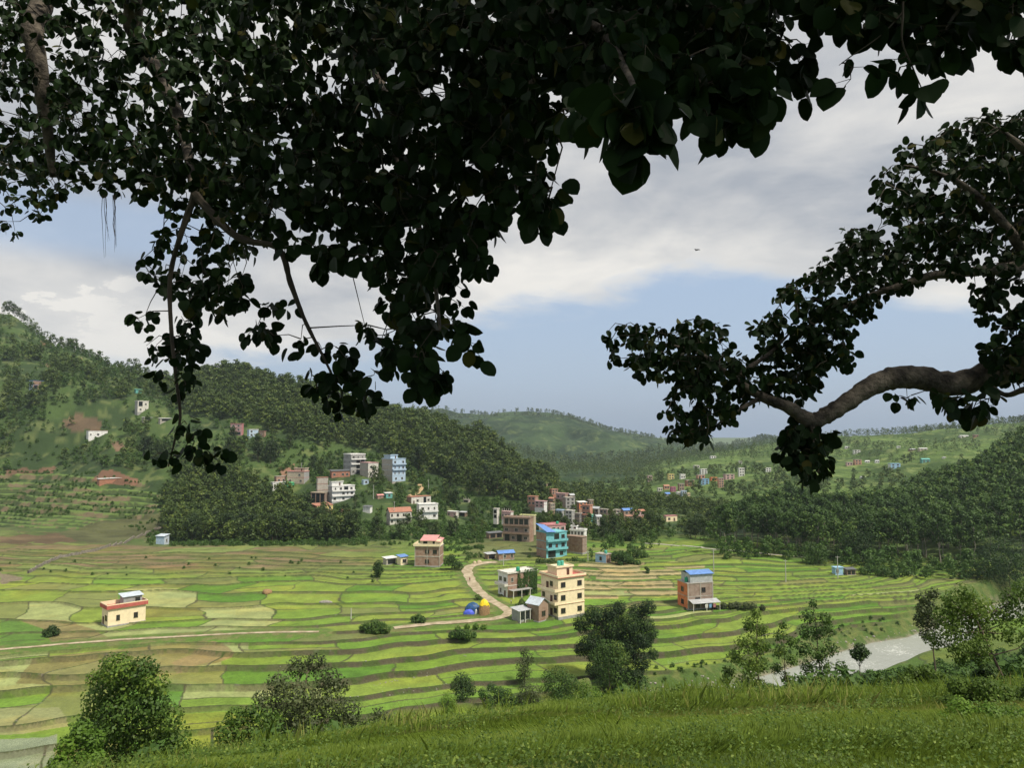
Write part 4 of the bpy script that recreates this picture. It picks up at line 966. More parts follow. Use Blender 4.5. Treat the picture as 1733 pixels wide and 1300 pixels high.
house('small brick shed with pale roof by the upper village road', 636, 838, 649, 845, 1, 'brick', vis='L', ff=.85, fp=['v'], roof='gable', rcol='ptin', name='shed')
house('small blue-white hut between the trees below the grey block', 612, 813, 624, 821, 1, 'lblue', vis='L', ff=.85, fp=['w'], par=.2, name='hut')
house('low pinkish house with white roof edge right of the village', 757, 866, 776, 876, 1, 'pink', side='offw', vis='R', ff=.8, fp=['w v'], par=.2, slab='white')
house('low brown shed right of the pinkish house', 777, 867, 791, 875, 1, 'brown', vis='R', ff=.8, fp=['o'], roof='shed', rcol='tin', name='shed')
house('roofless house frame with bare concrete columns under the wood', 784, 846, 796, 851, 1, 'conc', vis='R', ff=.9, fp=['o'], par=.2, cols=3)
# --- up the left hill
house('pink three-storey house alone on the left hill', 390, 717, 412, 737, 3, 'pink', side='rose', vis='R', ff=.85, fp=['oo', 'ww', 'ww'], par=.5, slab='rose')
house('pale blue house right of the pink house on the left hill', 418, 727, 437, 740, 2, 'lblue', vis='L', ff=.85, fp=['ww', 'w '], par=.4, slab='white')
house('small brown house right of the pale blue house on the hill', 438, 731, 450, 741, 1, 'brown', side='brick', vis='R', ff=.85, fp=['v'], par=.2, slab='rose')
house('long low white house by the bare brown slope', 146, 731, 182, 743, 1, 'white', vis='L', ff=.9, yaw=14, fp=['v w v'], par=.3, slab='clay')
house('blue-roofed brick house high on the left hill', 49, 645, 73, 660, 2, 'brick', side='lblue', vis='L', ff=.72, fp=['ow', ' '], par=.3, slab='btin')
house('white and grey stepped house high between the trees', 228, 679, 251, 698, 2, 'offw', side='grey', vis='L', ff=.8, fp=['wv', 'ow'], par=.5)
house('long white-roofed shed below the stepped house', 240, 708, 260, 713, 1, 'conc', vis='L', ff=.9, fp=['o'], roof='shed', rcol='wtin', name='shed')
house('second white-roofed shed, right of the first below the stepped house', 268, 709, 291, 715, 1, 'conc', vis='L', ff=.9, fp=['o'], roof='shed', rcol='wtin', name='shed')
house('teal-roofed hut high on the left hill', 227, 659, 240, 666, 1, 'teal', vis='L', ff=.85, fp=['v'], roof='shed', rcol='teal', name='hut')
house('long pale-roofed shed at the foot of the red earth cutting', 164, 811, 206, 817, 1, 'rust', vis='L', ff=.9, fp=['   '], roof='shed', rcol='wtin', name='shed')
house('small hut on the skyline of the upper left ridge', 184, 600, 194, 607, 1, 'beige', vis='L', ff=.85, fp=['v'], roof='gable', rcol='clay', name='hut', keep=False)
# --- the town at the end of the fields
TW = 'houses of the town at the end of the fields'
for lab, a, b_, c, d, fl, fr, sd_, rf, rc in [
 ('orange-red brick house at the left edge of the town', 893, 840, 911, 855, 2, 'salmon', 'brick', 'flat', 'tin'),
 ('pink and white house right below the orange-red one', 905, 848, 926, 858, 2, 'pink', 'white', 'flat', 'tin'),
 ('highest house of the town with a reddish roof', 915, 817, 927, 824, 1, 'brown', 'brown', 'gable', 'rust'),
 ('dull orange house near the top of the town', 930, 828, 944, 836, 2, 'salmon', 'clay', 'flat', 'tin'),
 ('pinkish brick house with two dark windows near the top of the town', 941, 835, 962, 844, 1, 'pink', 'brick', 'flat', 'tin'),
 ('blank grey house with brick flank in the middle of the town', 952, 842, 973, 860, 3, 'grey', 'brick2', 'flat', 'tin'),
 ('bright orange house with pale roof in the middle of the town', 976, 849, 993, 860, 2, 'orange', 'brick', 'shed', 'wtin'),
 ('salmon house with a rounded dark opening in the town', 985, 855, 1003, 873, 2, 'salmon', 'salmon', 'flat', 'tin'),
 ('lilac-grey house at the lower left of the town', 941, 863, 955, 879, 2, 'lblue', 'grey', 'flat', 'tin'),
 ('whitewashed house with many small windows in the lower town', 957, 864, 973, 883, 3, 'offw', 'grey', 'flat', 'tin'),
 ('dark brown open-fronted house in the lower town', 973, 869, 985, 886, 2, 'brown', 'dgrey', 'flat', 'tin'),
 ('deep brick-red house in the lower town', 985, 871, 997, 884, 2, 'clay', 'brick', 'flat', 'tin'),
 ('narrow mint green house in the lower town', 997, 871, 1004, 883, 2, 'mgreen', 'teal', 'flat', 'tin'),
 ('grey-roofed house right of the salmon house', 1001, 858, 1017, 868, 1, 'brown', 'grey', 'gable', 'tin'),
 ('plain brick house in the row towards the right of the town', 1015, 862, 1032, 877, 2, 'brick', 'brick2', 'flat', 'tin'),
 ('brick house with grey roof edge in the town row', 1032, 863, 1050, 875, 2, 'brick2', 'brick', 'flat', 'tin'),
 ('brick house under a long blue roof in the town row', 1050, 861, 1073, 871, 1, 'brick', 'brown', 'gable', 'btin'),
 ('narrow brick house wedged above the blank grey house of the town', 962, 836, 972, 845, 1, 'brick', 'brown', 'gable', 'tin'),
 ('small beige house between the deep brick-red and mint houses', 990, 862, 998, 870, 1, 'beige', 'clay', 'flat', 'tin'),
 ('low grey-roofed house in front of the plain brick house', 1006, 872, 1018, 881, 1, 'offw', 'grey', 'gable', 'tin'),
 ('small white-walled house left of the long blue roof', 1041, 869, 1051, 877, 1, 'offw', 'brick', 'flat', 'tin'),
 ('rusty-roofed hut below the dull orange house', 929, 842, 940, 849, 1, 'clay', 'brown', 'gable', 'rust'),
 ('two-storey cream-fronted house left of the lilac-grey one', 928, 852, 939, 863, 2, 'beige', 'brick', 'flat', 'tin'),
 ('tan brick house right behind the bright orange house', 994, 846, 1004, 854, 1, 'brick', 'brown', 'flat', 'tin'),
 ('low brown house below the end of the long blue roof', 1058, 873, 1070, 880, 1, 'brown', 'brick', 'shed', 'rust'),
 ('pale pink house at the right end of the town row', 1072, 863, 1091, 872, 1, 'pink', 'salmon', 'gable', 'rust')]:
    house(lab, a, b_, c, d+1, fl, fr, side=sd_, vis='LR'[(a*7) % 2], ff=.74, roof=rf, rcol=rc, par=.4, group=TW, slab=('conc' if fr in ('grey', 'brown', 'brick', 'brick2') else None), D=max(455+(870-d)*3.2+(c-1000)*.3, 430))
# --- across the valley
RG = 'houses scattered over the far right hill'
for lab, a, b_, c, d, fl, fr, rc in [
 ('dull pink house alone at the left of the far village', 1095, 805, 1104, 815, 2, 'pink', 0), ('pale yellow house among trees in the far village', 1129, 803, 1141, 812, 2, 'yellow', 0),
 ('white house with a leaning pale wall in the far village', 1150, 803, 1160, 811, 1, 'white', 0), ('white four-bay house at the top of the far village', 1184, 794, 1197, 803, 3, 'white', 0),
 ('orange and cream house below the white four-bay house', 1178, 804, 1193, 811, 1, 'salmon', 0), ('bright blue house in the far village', 1183, 812, 1200, 822, 3, 'blue', 0),
 ('low orange house right of the bright blue house', 1201, 809, 1214, 815, 1, 'orange', 0), ('tall peach tower house in the far village', 1214, 810, 1225, 826, 4, 'salmon', 0),
 ('long pink house right above the peach tower house', 1224, 803, 1243, 812, 2, 'pink', 0), ('tall white narrow house at the right of the far village', 1249, 793, 1260, 807, 3, 'white', 0),
 ('tiny white house above the tall white narrow house', 1250, 780, 1256, 786, 1, 'offw', 0), ('small white house right of the far village', 1294, 792, 1305, 799, 2, 'white', 0),
 ('white house high on the shoulder of the far hill', 1201, 772, 1212, 776, 1, 'white', 0), ('pale long house above the far village', 1173, 788, 1184, 793, 1, 'offw', 0),
 ('red-brown house in the middle of the far village', 1159, 813, 1175, 823, 2, 'clay', 0), ('rust brick house left of the red-brown one', 1147, 819, 1158, 831, 2, 'brick', 0),
 ('orange-roofed house at the lower left of the far village', 1122, 821, 1133, 829, 1, 'salmon', 'rust'), ('white house with blue roof low in the far village', 1124, 834, 1134, 843, 2, 'white', 'btin'),
 ('magenta house low in the far village', 1134, 825, 1144, 833, 2, 'magenta', 0), ('small white block low in the far village', 1144, 833, 1152, 842, 2, 'white', 0),
 ('grey-violet house at the lower right of the far village', 1152, 831, 1162, 842, 2, 'lblue', 0), ('pale green-white house left of the magenta house', 1112, 826, 1121, 832, 1, 'offw', 0),
 ('cream house at the foot of the far village', 1162, 835, 1168, 843, 2, 'cream', 0), ('pale pillar-like house left under the far village', 1104, 844, 1110, 849, 1, 'white', 0),
 ('grey-pink house left of the salmon house on the far slope', 1431, 783, 1443, 789, 1, 'pink', 0), ('salmon two-storey house on the far slope', 1444, 780, 1458, 789, 2, 'salmon', 0),
 ('white twin house on the far slope above the salmon house', 1443, 763, 1456, 769, 2, 'white', 0), ('white and blue house near the wood on the far slope', 1503, 786, 1524, 795, 2, 'sky', 0),
 ('small white house with pale roof on the far slope', 1463, 780, 1472, 784, 1, 'white', 'wtin'), ('small white house with peaked roof on the far slope', 1480, 780, 1488, 785, 1, 'white', 'tin'),
 ('tiny white house near the top of the far slope', 1517, 755, 1524, 759, 1, 'white', 0), ('brownish long roof near the top of the far slope', 1537, 760, 1552, 764, 1, 'brown', 'tin'),
 ('cream long roof right of the brownish one', 1553, 759, 1570, 763, 1, 'beige', 'wtin'), ('teal house near the right wood on the far slope', 1557, 777, 1574, 784, 2, 'teal', 'teal'),
 ('lone tiny white house beside the right wood', 1594, 774, 1601, 777, 1, 'white', 0), ('low white roof above the forest canopy on the far slope', 1455, 807, 1464, 810, 1, 'white', 'wtin'),
 ('white roof near the ridge at the far right', 1622, 737, 1640, 741, 1, 'offw', 'wtin'), ('brick-red house near the ridge at the far right', 1646, 736, 1656, 741, 1, 'clay', 0),
 ('pale house under the hanging leaves on the far slope', 1429, 756, 1438, 760, 1, 'offw', 'tin')]:
    house(lab, a, b_, c, d, fl, fr, side=('white' if fr == 'sky' else None), vis='L', ff=.78, roof='gable' if rc else 'flat', rcol=rc or 'tin', par=.5, group=RG, at_=right_h.hit((a+c)/2, d), fp=['ww']*fl, big=1.5, slab='conc' if fr in ('pink', 'salmon', 'clay', 'brick') else None)

# ------------------------------------------------------------------ plants that stand alone, read off the photograph one by one
FOLN = foliage_mat('near_tree_leaves', (.045,.095,.016), (.11,.19,.028), (.21,.29,.045), trans=.3, obj=.1)
FOLO = foliage_mat('olive_leaves', (.05,.07,.026), (.10,.13,.05), (.15,.18,.08), trans=.25, obj=.1)
FOLD = foliage_mat('dark_leaves', (.022,.05,.013), (.05,.095,.02), (.10,.15,.035), trans=.2, obj=.1)
FOLL = foliage_mat('light_leaves', (.075,.15,.02), (.16,.28,.035), (.26,.36,.06), trans=.35, obj=.1)
FOLA = foliage_mat('airy_leaves', (.065,.12,.02), (.14,.22,.035), (.24,.32,.06), trans=.45, obj=.1)
BAM = foliage_mat('bamboo_leaves', (.012,.032,.008), (.036,.075,.014), (.10,.18,.035), trans=.25, obj=.1)
def blob_tree(name, label, cat, blobs, Y, per, size, fol, bark=None, trunk=None, base_px=None, group=None, seed=1, tr=.12, spread=.8, fill=.25, asp=.62, up=.25, stem='trunk', ground=None):
    """blobs (px, py, radius_px[, y offset]) turned into a crown of real size at distance Y"""
    s = Y/FPX; bx = base_px or (sum(b[0] for b in blobs)/len(blobs)); g = np.random.default_rng(seed)
    X0 = (bx-CX)/FPX*Y; Z0 = gz(X0, Y) if ground is None else ground
    e = empty(name, (X0, Y, Z0)); tag(e, label, cat, group)
    bl = []; Rm = max(b[2] for b in blobs)*s
    for b in blobs:
        p = at(b[0], b[1], Y); r = b[2]*s*(.86 if Y < 110 else 1.0); dy = (b[3] if len(b) > 3 else (g.random()-.5)*2*spread*Rm)
        bl.append((p.x-X0, dy, p.z-Z0, r, r*1.05, r*.95))
    tot = sum(b[3]**2 for b in bl); Vs = []; Rs = []
    for k_, b in enumerate(bl):
        V, rn = blob_crown([b], max(12, per*len(bl)*b[3]**2/tot), size, seed*31+k_, fill=fill, up=up); Vs.append(V); Rs.append(rn)
    link('crown', quad_mesh('crown', np.concatenate(Vs), np.concatenate(Rs), fol), e)
    m = MB()
    if trunk is None:
        top = max(b[2] for b in bl)*.75; pts = [Vector((0, 0, -1.2)), Vector((.1, 0, top*.3)), Vector((-.05, .1, top*.65)), Vector((.05, 0, top))]; m.tube(pts, [tr*1.2, tr, tr*.6, tr*.25], 6)
    else:
        pts = [at(a, b_, Y) for a, b_ in trunk]; pts = [Vector((p.x-X0, 0.0, p.z-Z0)) for p in pts]; n = len(pts)
        pts = [pts[0]-Vector((0, 0, 1.5))]+pts; m.tube(pts, [tr*1.25]+[tr*(1-.7*i/max(n-1, 1)) for i in range(n)], 7)
    for b in bl:
        c = Vector(b[:3]); j = min(range(len(pts)), key=lambda i: (pts[i]-c).length+(2 if pts[i].z > c.z else 0)); a = pts[j]
        mid = a.lerp(c, .55)+Vector((g.normal()*.1, g.normal()*.1, -.08*(c-a).length)); m.tube([a, mid, c], [tr*.4, tr*.25, tr*.08], 5, cap=False)
    m.build(stem, bark or BARK, e, smooth=True)
    return e
# left foreground tree
blob_tree('broadleaf_tree', 'large round leafy tree at the bottom left in front of the flooded paddies', 'tree',
  [(215,1125,30),(250,1130,28),(185,1135,26),(160,1150,18),(275,1150,26),(230,1155,36),(190,1170,36),(265,1185,36),(165,1195,34),(220,1200,42),(285,1215,30),(150,1235,32),(190,1245,40),(240,1250,42),(285,1265,34),(135,1275,30),(170,1295,36),(220,1300,44),(270,1310,40),(120,1310,30)], 60, 620, .30, FOLN, trunk=[(215,1420),(213,1330),(216,1240),(214,1160)], base_px=215, seed=3, tr=.22)
blob_tree('leafy_shrub', 'bright green shrub at the foot of the large round tree', 'shrub', [(130,1245,20),(115,1262,18),(150,1262,20),(112,1290,22),(140,1295,24),(165,1285,18)], 50, 420, .26, FOLL, seed=4, tr=.05, stem='stem')
blob_tree('olive_tree', 'grey-green twiggy tree right of the large round tree', 'tree',
  [(500,1135,22),(530,1130,20),(555,1150,24),(475,1155,22),(510,1170,34),(555,1185,32),(470,1190,26),(450,1172,14),(530,1215,38),(580,1220,28),(480,1230,34),(560,1255,34),(510,1265,34),(600,1245,18),(575,1170,14)], 52, 560, .21, FOLO, trunk=[(520,1330),(518,1260),(512,1190),(520,1140)], base_px=520, seed=5, tr=.12)
blob_tree('leafy_shrub', 'dark green leafy shrub left of the grey-green tree', 'shrub', [(400,1215,20),(430,1205,18),(385,1240,24),(420,1240,28),(450,1232,24),(395,1275,28),(440,1272,30),(370,1290,20),(410,1300,28)], 46, 430, .21, FOLN, seed=6, tr=.06, stem='stem')
blob_tree('leafy_shrub', 'thin twiggy shrub right of the grey-green tree', 'shrub', [(640,1210,14),(655,1222,14),(625,1225,13),(645,1238,16),(668,1240,10)], 50, 170, .15, FOLO, seed=7, tr=.03, stem='stem', fill=.5)
YB = min(max(hit(1043, 1146, 110).y, 150), 190)
blob_tree('bamboo_clump', 'big dark bamboo clump with rounded plumes in front of the cream house', 'bamboo',
  [(1003,1038,14),(988,1062,15),(998,1085,16),(984,1104,11),(1016,1050,16),(1036,1036,15),(1048,1028,11),(1040,1060,20),(1062,1050,17),(1078,1036,14),(1094,1024,12),(1088,1052,14),(1100,1066,10),(1080,1074,18),(1096,1090,13),(1104,1106,9),(1060,1084,20),(1018,1078,20),(1036,1096,22),(1008,1106,17),(1060,1112,20),(1082,1112,15),(1024,1124,18),(1046,1132,18),(1070,1134,14),(1002,1128,12)],
  YB, 1500, .42, BAM, trunk=[(1043,1150),(1043,1120),(1042,1080)], base_px=1043, seed=8, tr=.35, spread=1.3, stem='culms', fill=.22, up=.7)
blob_tree('light_tree', 'lighter leafy tree growing into the left foot of the bamboo clump', 'tree', [(1020,1088,14,-4),(1040,1090,13,-4),(1008,1102,12,-4),(1030,1108,18,-4),(1050,1106,13,-4),(1016,1122,12,-4)], YB-6, 500, .42, FOLR, seed=9, tr=.12)
for k_, (lab, cat, bl, Y_, per, sz, fo) in enumerate([
 ('low scrub mound at the foot of the bamboo clump', 'bush', [(1040,1150,14),(1065,1155,16),(1085,1158,14),(1020,1155,12),(1050,1168,14),(1075,1170,12)], 150, 130, .45, FOLB),
 ('small dark slender tree with a wine-glass crown in the lower paddies', 'tree', [(887,1106,8),(893,1115,11),(884,1124,11),(889,1137,11),(882,1148,8),(886,1158,6)], 150, 90, .38, FOLO),
 ('round dark bush at the lower field edge', 'bush', [(781,1152,12),(790,1160,12),(772,1162,11),(783,1172,13),(798,1170,8)], 140, 170, .36, FOLD),
 ('ragged bush right of the round dark bush', 'bush', [(818,1172,9),(832,1166,8),(845,1172,10),(858,1178,9),(828,1184,10),(848,1188,10),(868,1188,8)], 132, 120, .34, FOLB),
 ('dark twiggy bush below the slender tree', 'bush', [(890,1166,12),(903,1172,13),(882,1180,11),(898,1186,14),(912,1186,9)], 128, 150, .3, FOLO),
 ('broad green bush left of the bamboo foot', 'bush', [(930,1150,13),(948,1144,13),(963,1152,13),(940,1164,16),(960,1170,15),(925,1172,12),(975,1164,9),(945,1184,12)], 135, 190, .34, FOLB),
 ('light green bush between the broad bush and the bamboo', 'bush', [(990,1165,11),(1004,1172,12),(985,1182,12),(1012,1184,11),(1000,1190,10)], 128, 130, .32, FOLL),
 ('pale feathery bush at the lower field edge', 'bush', [(757,1180,8),(765,1188,9),(750,1192,8),(760,1200,9)], 135, 80, .28, FOLL),
 ('wide bushy hedge clump beside the footpath', 'bush', [(622,1060,7),(634,1058,8),(646,1060,8),(656,1064,6),(612,1064,5),(638,1066,8),(625,1068,6),(650,1069,5)], 212, 110, .5, FOLB),
 ('small round bush by the end of the footpath', 'bush', [(700,1048,5),(708,1046,6),(716,1049,5),(708,1051,5)], 228, 70, .5, FOLB),
 ('palm-like bush on the terrace below the road', 'bush', [(767,1074,7),(779,1071,8),(792,1073,8),(802,1077,5),(780,1079,7)], 205, 110, .5, FOLB),
 ('low hedge on the terrace below the road bend', 'bush', [(775,1064,5),(790,1062,5),(805,1061,5),(818,1063,5)], 215, 60, .5, FOLL),
 ('lone dark bush in the pale paddies at the left', 'bush', [(78,1071,6),(86,1066,7),(93,1071,6),(86,1075,6)], 205, 120, .42, FOLD),
 ('small dark tree at the edge of the brown terraces', 'tree', [(640,955,6),(636,962,7),(643,964,7),(639,972,6)], 285, 80, .6, FOLD),
 ('small tree in the field right of the straw strips', 'tree', [(1094,962,3),(1097,965,3),(1095,968,3)], 292, 40, .5, FOLD),
 ('bush on the bank in front of the turquoise house', 'bush', [(912,950,6),(922,953,7),(934,952,7),(946,954,6)], 315, 90, .65, FOLD),
 ('bush row right of the turquoise house', 'bush', [(962,952,6),(974,950,7),(986,953,7),(1000,954,6)], 318, 90, .65, FOLB),
 ('reed-like hedge right of the orange house', 'hedge', [(1224,1026,6),(1236,1025,6),(1248,1026,7),(1262,1025,6),(1275,1027,6),(1290,1029,5),(1212,1029,5)], 232, 110, .5, FOLO),
 ('tall green bush on the far side of the brick house with pink roof', 'bush', [(758,950,8),(770,955,8),(764,945,7),(778,958,6)], 300, 100, .6, FOLD),
 ('bush left of the white and ivy house by the road', 'bush', [(808,1010,4),(812,1013,4)], 262, 60, .4, FOLB),
 ('bush behind the open shed at the road bend', 'bush', [(876,1026,5),(884,1022,6),(890,1029,5)], 245, 90, .45, FOLD),
 ('rounded tree right of the town fields', 'tree', [(1052,905,9),(1062,910,9),(1046,915,8),(1058,922,9),(1068,918,6)], 378, 90, .8, FOL),
 ('bushy tree beside the small pale blue house', 'tree', [(1040,943,7),(1050,938,7),(1058,945,8),(1048,952,7),(1068,950,7),(1078,953,6)], 312, 110, .65, FOLB),
 ('light green tree behind the small pale blue house', 'tree', [(1072,932,8),(1084,936,8),(1064,938,7),(1092,943,7),(1080,946,8),(1102,949,6)], 325, 110, .7, FOLR),
 ('willow-like tree in front of the wood by the bright blue hut', 'tree', [(1375,930,12),(1385,938,14),(1370,946,12),(1388,954,14),(1378,962,12)], 312, 190, .62, FOLR),
 ('huge dark tree right behind the bright blue hut', 'tree', [(1432,908,18),(1450,916,20),(1436,928,18),(1438,934,22),(1462,936,18),(1442,945,16),(1458,953,18),(1470,955,14)], 318, 210, .65, BAM),
 ('banana-like bushes right of the dark shed', 'bush', [(1462,967,7),(1474,964,8),(1486,966,8),(1498,968,8),(1510,972,7)], 292, 110, .6, FOLB),
 ('wide dark tree at the right edge below the wood', 'tree', [(1690,928,22),(1715,935,24),(1670,945,20),(1700,958,24),(1730,960,22),(1660,968,18),(1690,980,20),(1720,985,18)], 262, 240, .6, FOLD),
 ]):
    if 126 < Y_ < 300: Y_ = min(max(hit(sum(b[0] for b in bl)/len(bl), max(b[1]+b[2]*(.7 if cat != 'tree' else 1.0) for b in bl), 110).y, Y_*.8), Y_*1.25)
    blob_tree({'bush': 'bush', 'tree': 'small_tree', 'hedge': 'hedge'}[cat], lab, cat, bl, Y_, per*3.0, sz, fo, seed=50+k_, tr=.05 if cat != 'tree' else .13, stem='stem' if cat != 'tree' else 'trunk', group='single plants about the fields' if cat == 'bush' else None)
# airy trees above the river
blob_tree('riverside_tree', 'leftmost of the airy trees standing before the river', 'tree',
  [(1282,1042,12),(1270,1060,16),(1292,1068,14),(1255,1085,16),(1280,1092,20),(1300,1100,12),(1245,1112,16),(1268,1122,20),(1292,1130,16),(1235,1140,13),(1258,1152,18),(1282,1160,18),(1230,1160,10),(1300,1165,10),(1262,1185,16),(1240,1190,12)], 74, 300, .24, FOLA, trunk=[(1284,1260),(1286,1190),(1282,1120),(1280,1060)], base_px=1284, group='airy trees before the river', seed=21, tr=.10, fill=.5)
blob_tree('riverside_tree', 'thin middle tree of the airy row before the river', 'tree',
  [(1325,1058,9),(1318,1075,12),(1335,1085,12),(1322,1105,14),(1340,1118,12),(1318,1135,12),(1335,1150,12),(1345,1172,10),(1318,1178,10)], 78, 190, .24, FOLN, trunk=[(1330,1262),(1331,1195),(1328,1130),(1326,1075)], base_px=1330, group='airy trees before the river', seed=22, tr=.07, fill=.5)
blob_tree('riverside_tree', 'tallest airy tree before the river, right of the thin one', 'tree',
  [(1378,1024,10),(1370,1045,15),(1392,1045,14),(1360,1068,16),(1385,1072,18),(1405,1068,14),(1358,1098,16),(1385,1104,18),(1410,1100,15),(1370,1130,17),(1398,1134,18),(1422,1130,14),(1382,1160,16),(1412,1162,15),(1432,1160,10),(1400,1185,13),(1372,1185,10)], 72, 230, .24, FOLR, trunk=[(1396,1262),(1393,1190),(1386,1120),(1380,1050)], base_px=1395, group='airy trees before the river', seed=23, tr=.11, fill=.5)
blob_tree('small_tree', 'little dark two-tiered tree between the airy trees and the open river', 'tree', [(1454,1098,11),(1446,1106,10),(1463,1106,10),(1455,1113,9),(1450,1150,12),(1464,1152,11),(1440,1158,10),(1458,1164,12)], 74, 260, .24, FOLD, trunk=[(1457,1240),(1457,1170),(1455,1130),(1455,1100)], base_px=1457, seed=24, tr=.06)
# right foreground
blob_tree('leaning_tree', 'leaning tree with bright spreading crown at the right edge', 'tree',
  [(1598,1010,16),(1620,1000,18),(1590,1038,20),(1615,1030,24),(1640,1020,24),(1600,1062,24),(1632,1055,28),(1658,1042,26),(1612,1092,24),(1642,1088,26),(1590,1088,18),(1670,1072,24),(1655,1110,18),(1690,1040,24),(1700,1068,22),(1715,1015,22),(1738,1000,22),(1725,1045,22),(1740,1075,18),(1625,1115,14)], 40, 300, .165, FOLA, trunk=[(1728,1205),(1705,1165),(1680,1110),(1662,1070),(1650,1045)], base_px=1728, seed=25, tr=.10)
blob_tree('small_tree', 'dark grey-green tree behind the left side of the leaning tree', 'tree', [(1562,1012,12),(1575,1005,12),(1556,1030,13),(1572,1030,16),(1564,1052,15),(1580,1055,14),(1570,1075,13)], 56, 240, .2, FOLO, base_px=1568, seed=26, tr=.07)
for k_, (lab, bl, Y_, per, sz, fo) in enumerate([
 ('bushy mound at the river side of the knoll', [(1530,1150,14),(1548,1142,14),(1566,1138,14),(1520,1165,13),(1545,1165,16),(1572,1160,16),(1590,1150,14),(1600,1168,15)], 44, 330, .17, FOLA),
 ('glossy dark shrub under the leaning tree', [(1668,1132,13),(1682,1142,14),(1672,1155,14),(1690,1158,12),(1660,1146,10)], 39, 330, .16, FOLD),
 ('thicket of fresh green shrubs at the lower right corner', [(1625,1165,20),(1655,1160,22),(1690,1175,24),(1725,1185,24),(1600,1185,18),(1640,1190,24),(1680,1205,26),(1720,1220,28),(1610,1205,16),(1740,1160,20)], 30, 800, .13, FOLA),
 ('yellow-green leafy shrub near the lower right corner', [(1640,1212,24),(1675,1215,26),(1712,1222,28),(1600,1225,20),(1570,1232,16),(1735,1240,26)], 23, 700, .1, FOLL),
 ('bright fern tuft on the crest of the knoll', [(1218,1174,5),(1232,1172,6),(1246,1176,5),(1282,1172,6),(1296,1170,7),(1310,1174,5)], 40, 120, .12, FOLL),
 ('pale broad-leaved weeds at the left end of the knoll crest', [(1010,1186,7),(1024,1184,7),(1040,1187,6),(1155,1178,5),(1165,1182,5)], 42, 120, .16, FOLL),
 ]):
    blob_tree('shrub', lab, 'shrub', bl, Y_, per, sz, fo, seed=90+k_, tr=.03, stem='stem')

# ------------------------------------------------------------------ small things in the fields
CONC = mat('concrete_pole', (.48,.47,.44), rough=.9)
PG = 'utility poles about the valley'
def pole(px, y0, y1, label, cross=True, D=None):
    p = hit(px, y1) if D is None else at(px, y1, D); h = (y1-y0)/FPX*p.y
    e = empty('utility_pole', p); tag(e, label, 'pole', PG)
    MB().tube([(0, 0, -1), (0, 0, h*.5), (0, 0, h)], [.19, .16, .12], 8).build('post', CONC, e)
    if cross: MB().box(-.7, .7, -.05, .05, h-.5, h-.38).build('crossarm', CONC, e)
for a in ((1208,931,972,'leftmost pale pole in the bright fields right of the orange house'), (1330,949,986,'pale pole in the middle of the bright right fields'), (1418,945,981,'pale pole standing in front of the bright blue hut'),
          (594,1031,1049,'thin short pole near the footpath in the left fields'), (852,938,958,'pole behind the ivy-covered house'), (995,933,950,'pole in front of the bare brick house'),
          (632,822,846,'pole at the edge of the village lawn'), (725,812,836,'pole at the top of the ochre road'), (667,850,888,'pole in front of the brown-roofed grey house'), (510,785,808,'pole above the red-edged village house')):
    pole(*a, cross=a[0] not in (594,))
# tarpaulins and stacks by the bend
def lump(name, label, cat, px, pyb, w_px, h_px, m_, sq=1.0, group=None, seed=1, top=None):
    p = hit(px, pyb); s = p.y/FPX; rx, hh = w_px*s/2, h_px*s; g = np.random.default_rng(seed)
    nu, nv = 20, 9; vs = []; fs = []
    for j in range(nv):
        t = j/(nv-1); prof = (1-t**2.6)**.5 if j < nv-1 else 0.02; 
        for i in range(nu):
            a = 2*math.pi*i/nu; r = (prof*.93+.07*(1-t))*(1+.10*math.sin(3*a+seed)+.06*math.sin(7*a+2*seed+j))
            vs.append((rx*r*math.cos(a), rx*sq*r*math.sin(a), hh*t*(1+.05*math.sin(5*a+seed))-.1*(j == 0)))
    for j in range(nv-1):
        for i in range(nu): k_ = (i+1) % nu; fs.append((j*nu+i, j*nu+k_, (j+1)*nu+k_, (j+1)*nu+i))
    fs.append(tuple(range((nv-1)*nu, nv*nu)))
    def part(f0, mm, nm, par, grow=0):
        m = MB(); m.add([(x*(1+grow), y*(1+grow), z*(1+grow*.6)) for x, y, z in vs], f0); return m.build(nm, mm, par, smooth=True)
    if top is None:
        o = part(fs, m_, name, None); o.location = p; tag(o, label, cat, group); return o
    e = empty(name, p); tag(e, label, cat, group); part(fs, m_, 'heap', e); part(fs[int(len(fs)*.62):], top, 'cover', e, .04); return e
STRAW = mat('straw', (.34,.22,.11), rough=1, col2=(.20,.13,.07), scale=3, bump=.05); TB = mat('tarp_blue', (.03,.10,.28), rough=.5, col2=(.02,.06,.10), scale=1.3); TB2 = mat('tarp_bright_blue', (.09,.14,.72), rough=.45); TY = mat('tarp_yellow', (.80,.60,.02), rough=.5); TP = mat('pale_straw', (.50,.43,.30), rough=1, col2=(.35,.28,.18), scale=2)
lump('haystack', 'tall brown haystack capped with a yellow tarpaulin by the road bend', 'haystack', 819, 1040, 19, 24, STRAW, seed=2, top=TY)
lump('tarpaulin_heap', 'dark blue tarpaulin heap left of the yellow-capped haystack', 'tarpaulin', 800, 1037, 26, 16, TB, .8, seed=3)
lump('tarpaulin_heap', 'small bright blue tarpaulin in front of the dark blue one', 'tarpaulin', 794, 1040, 18, 8, TB2, .6, seed=4)
lump('sack', 'white sack leaning between the blue tarpaulin and the haystack', 'sack', 806, 1040, 5, 8, WPLA, .6, seed=5)
lump('straw_heap', 'low brown straw heap alone in the left paddies', 'haystack', 452, 1004, 16, 6, STRAW, seed=6)
lump('straw_heap', 'pale straw heap at the far bend of the dirt road, left one', 'haystack', 803, 955, 6, 5, TP, seed=7, group='pale heaps at the road end')
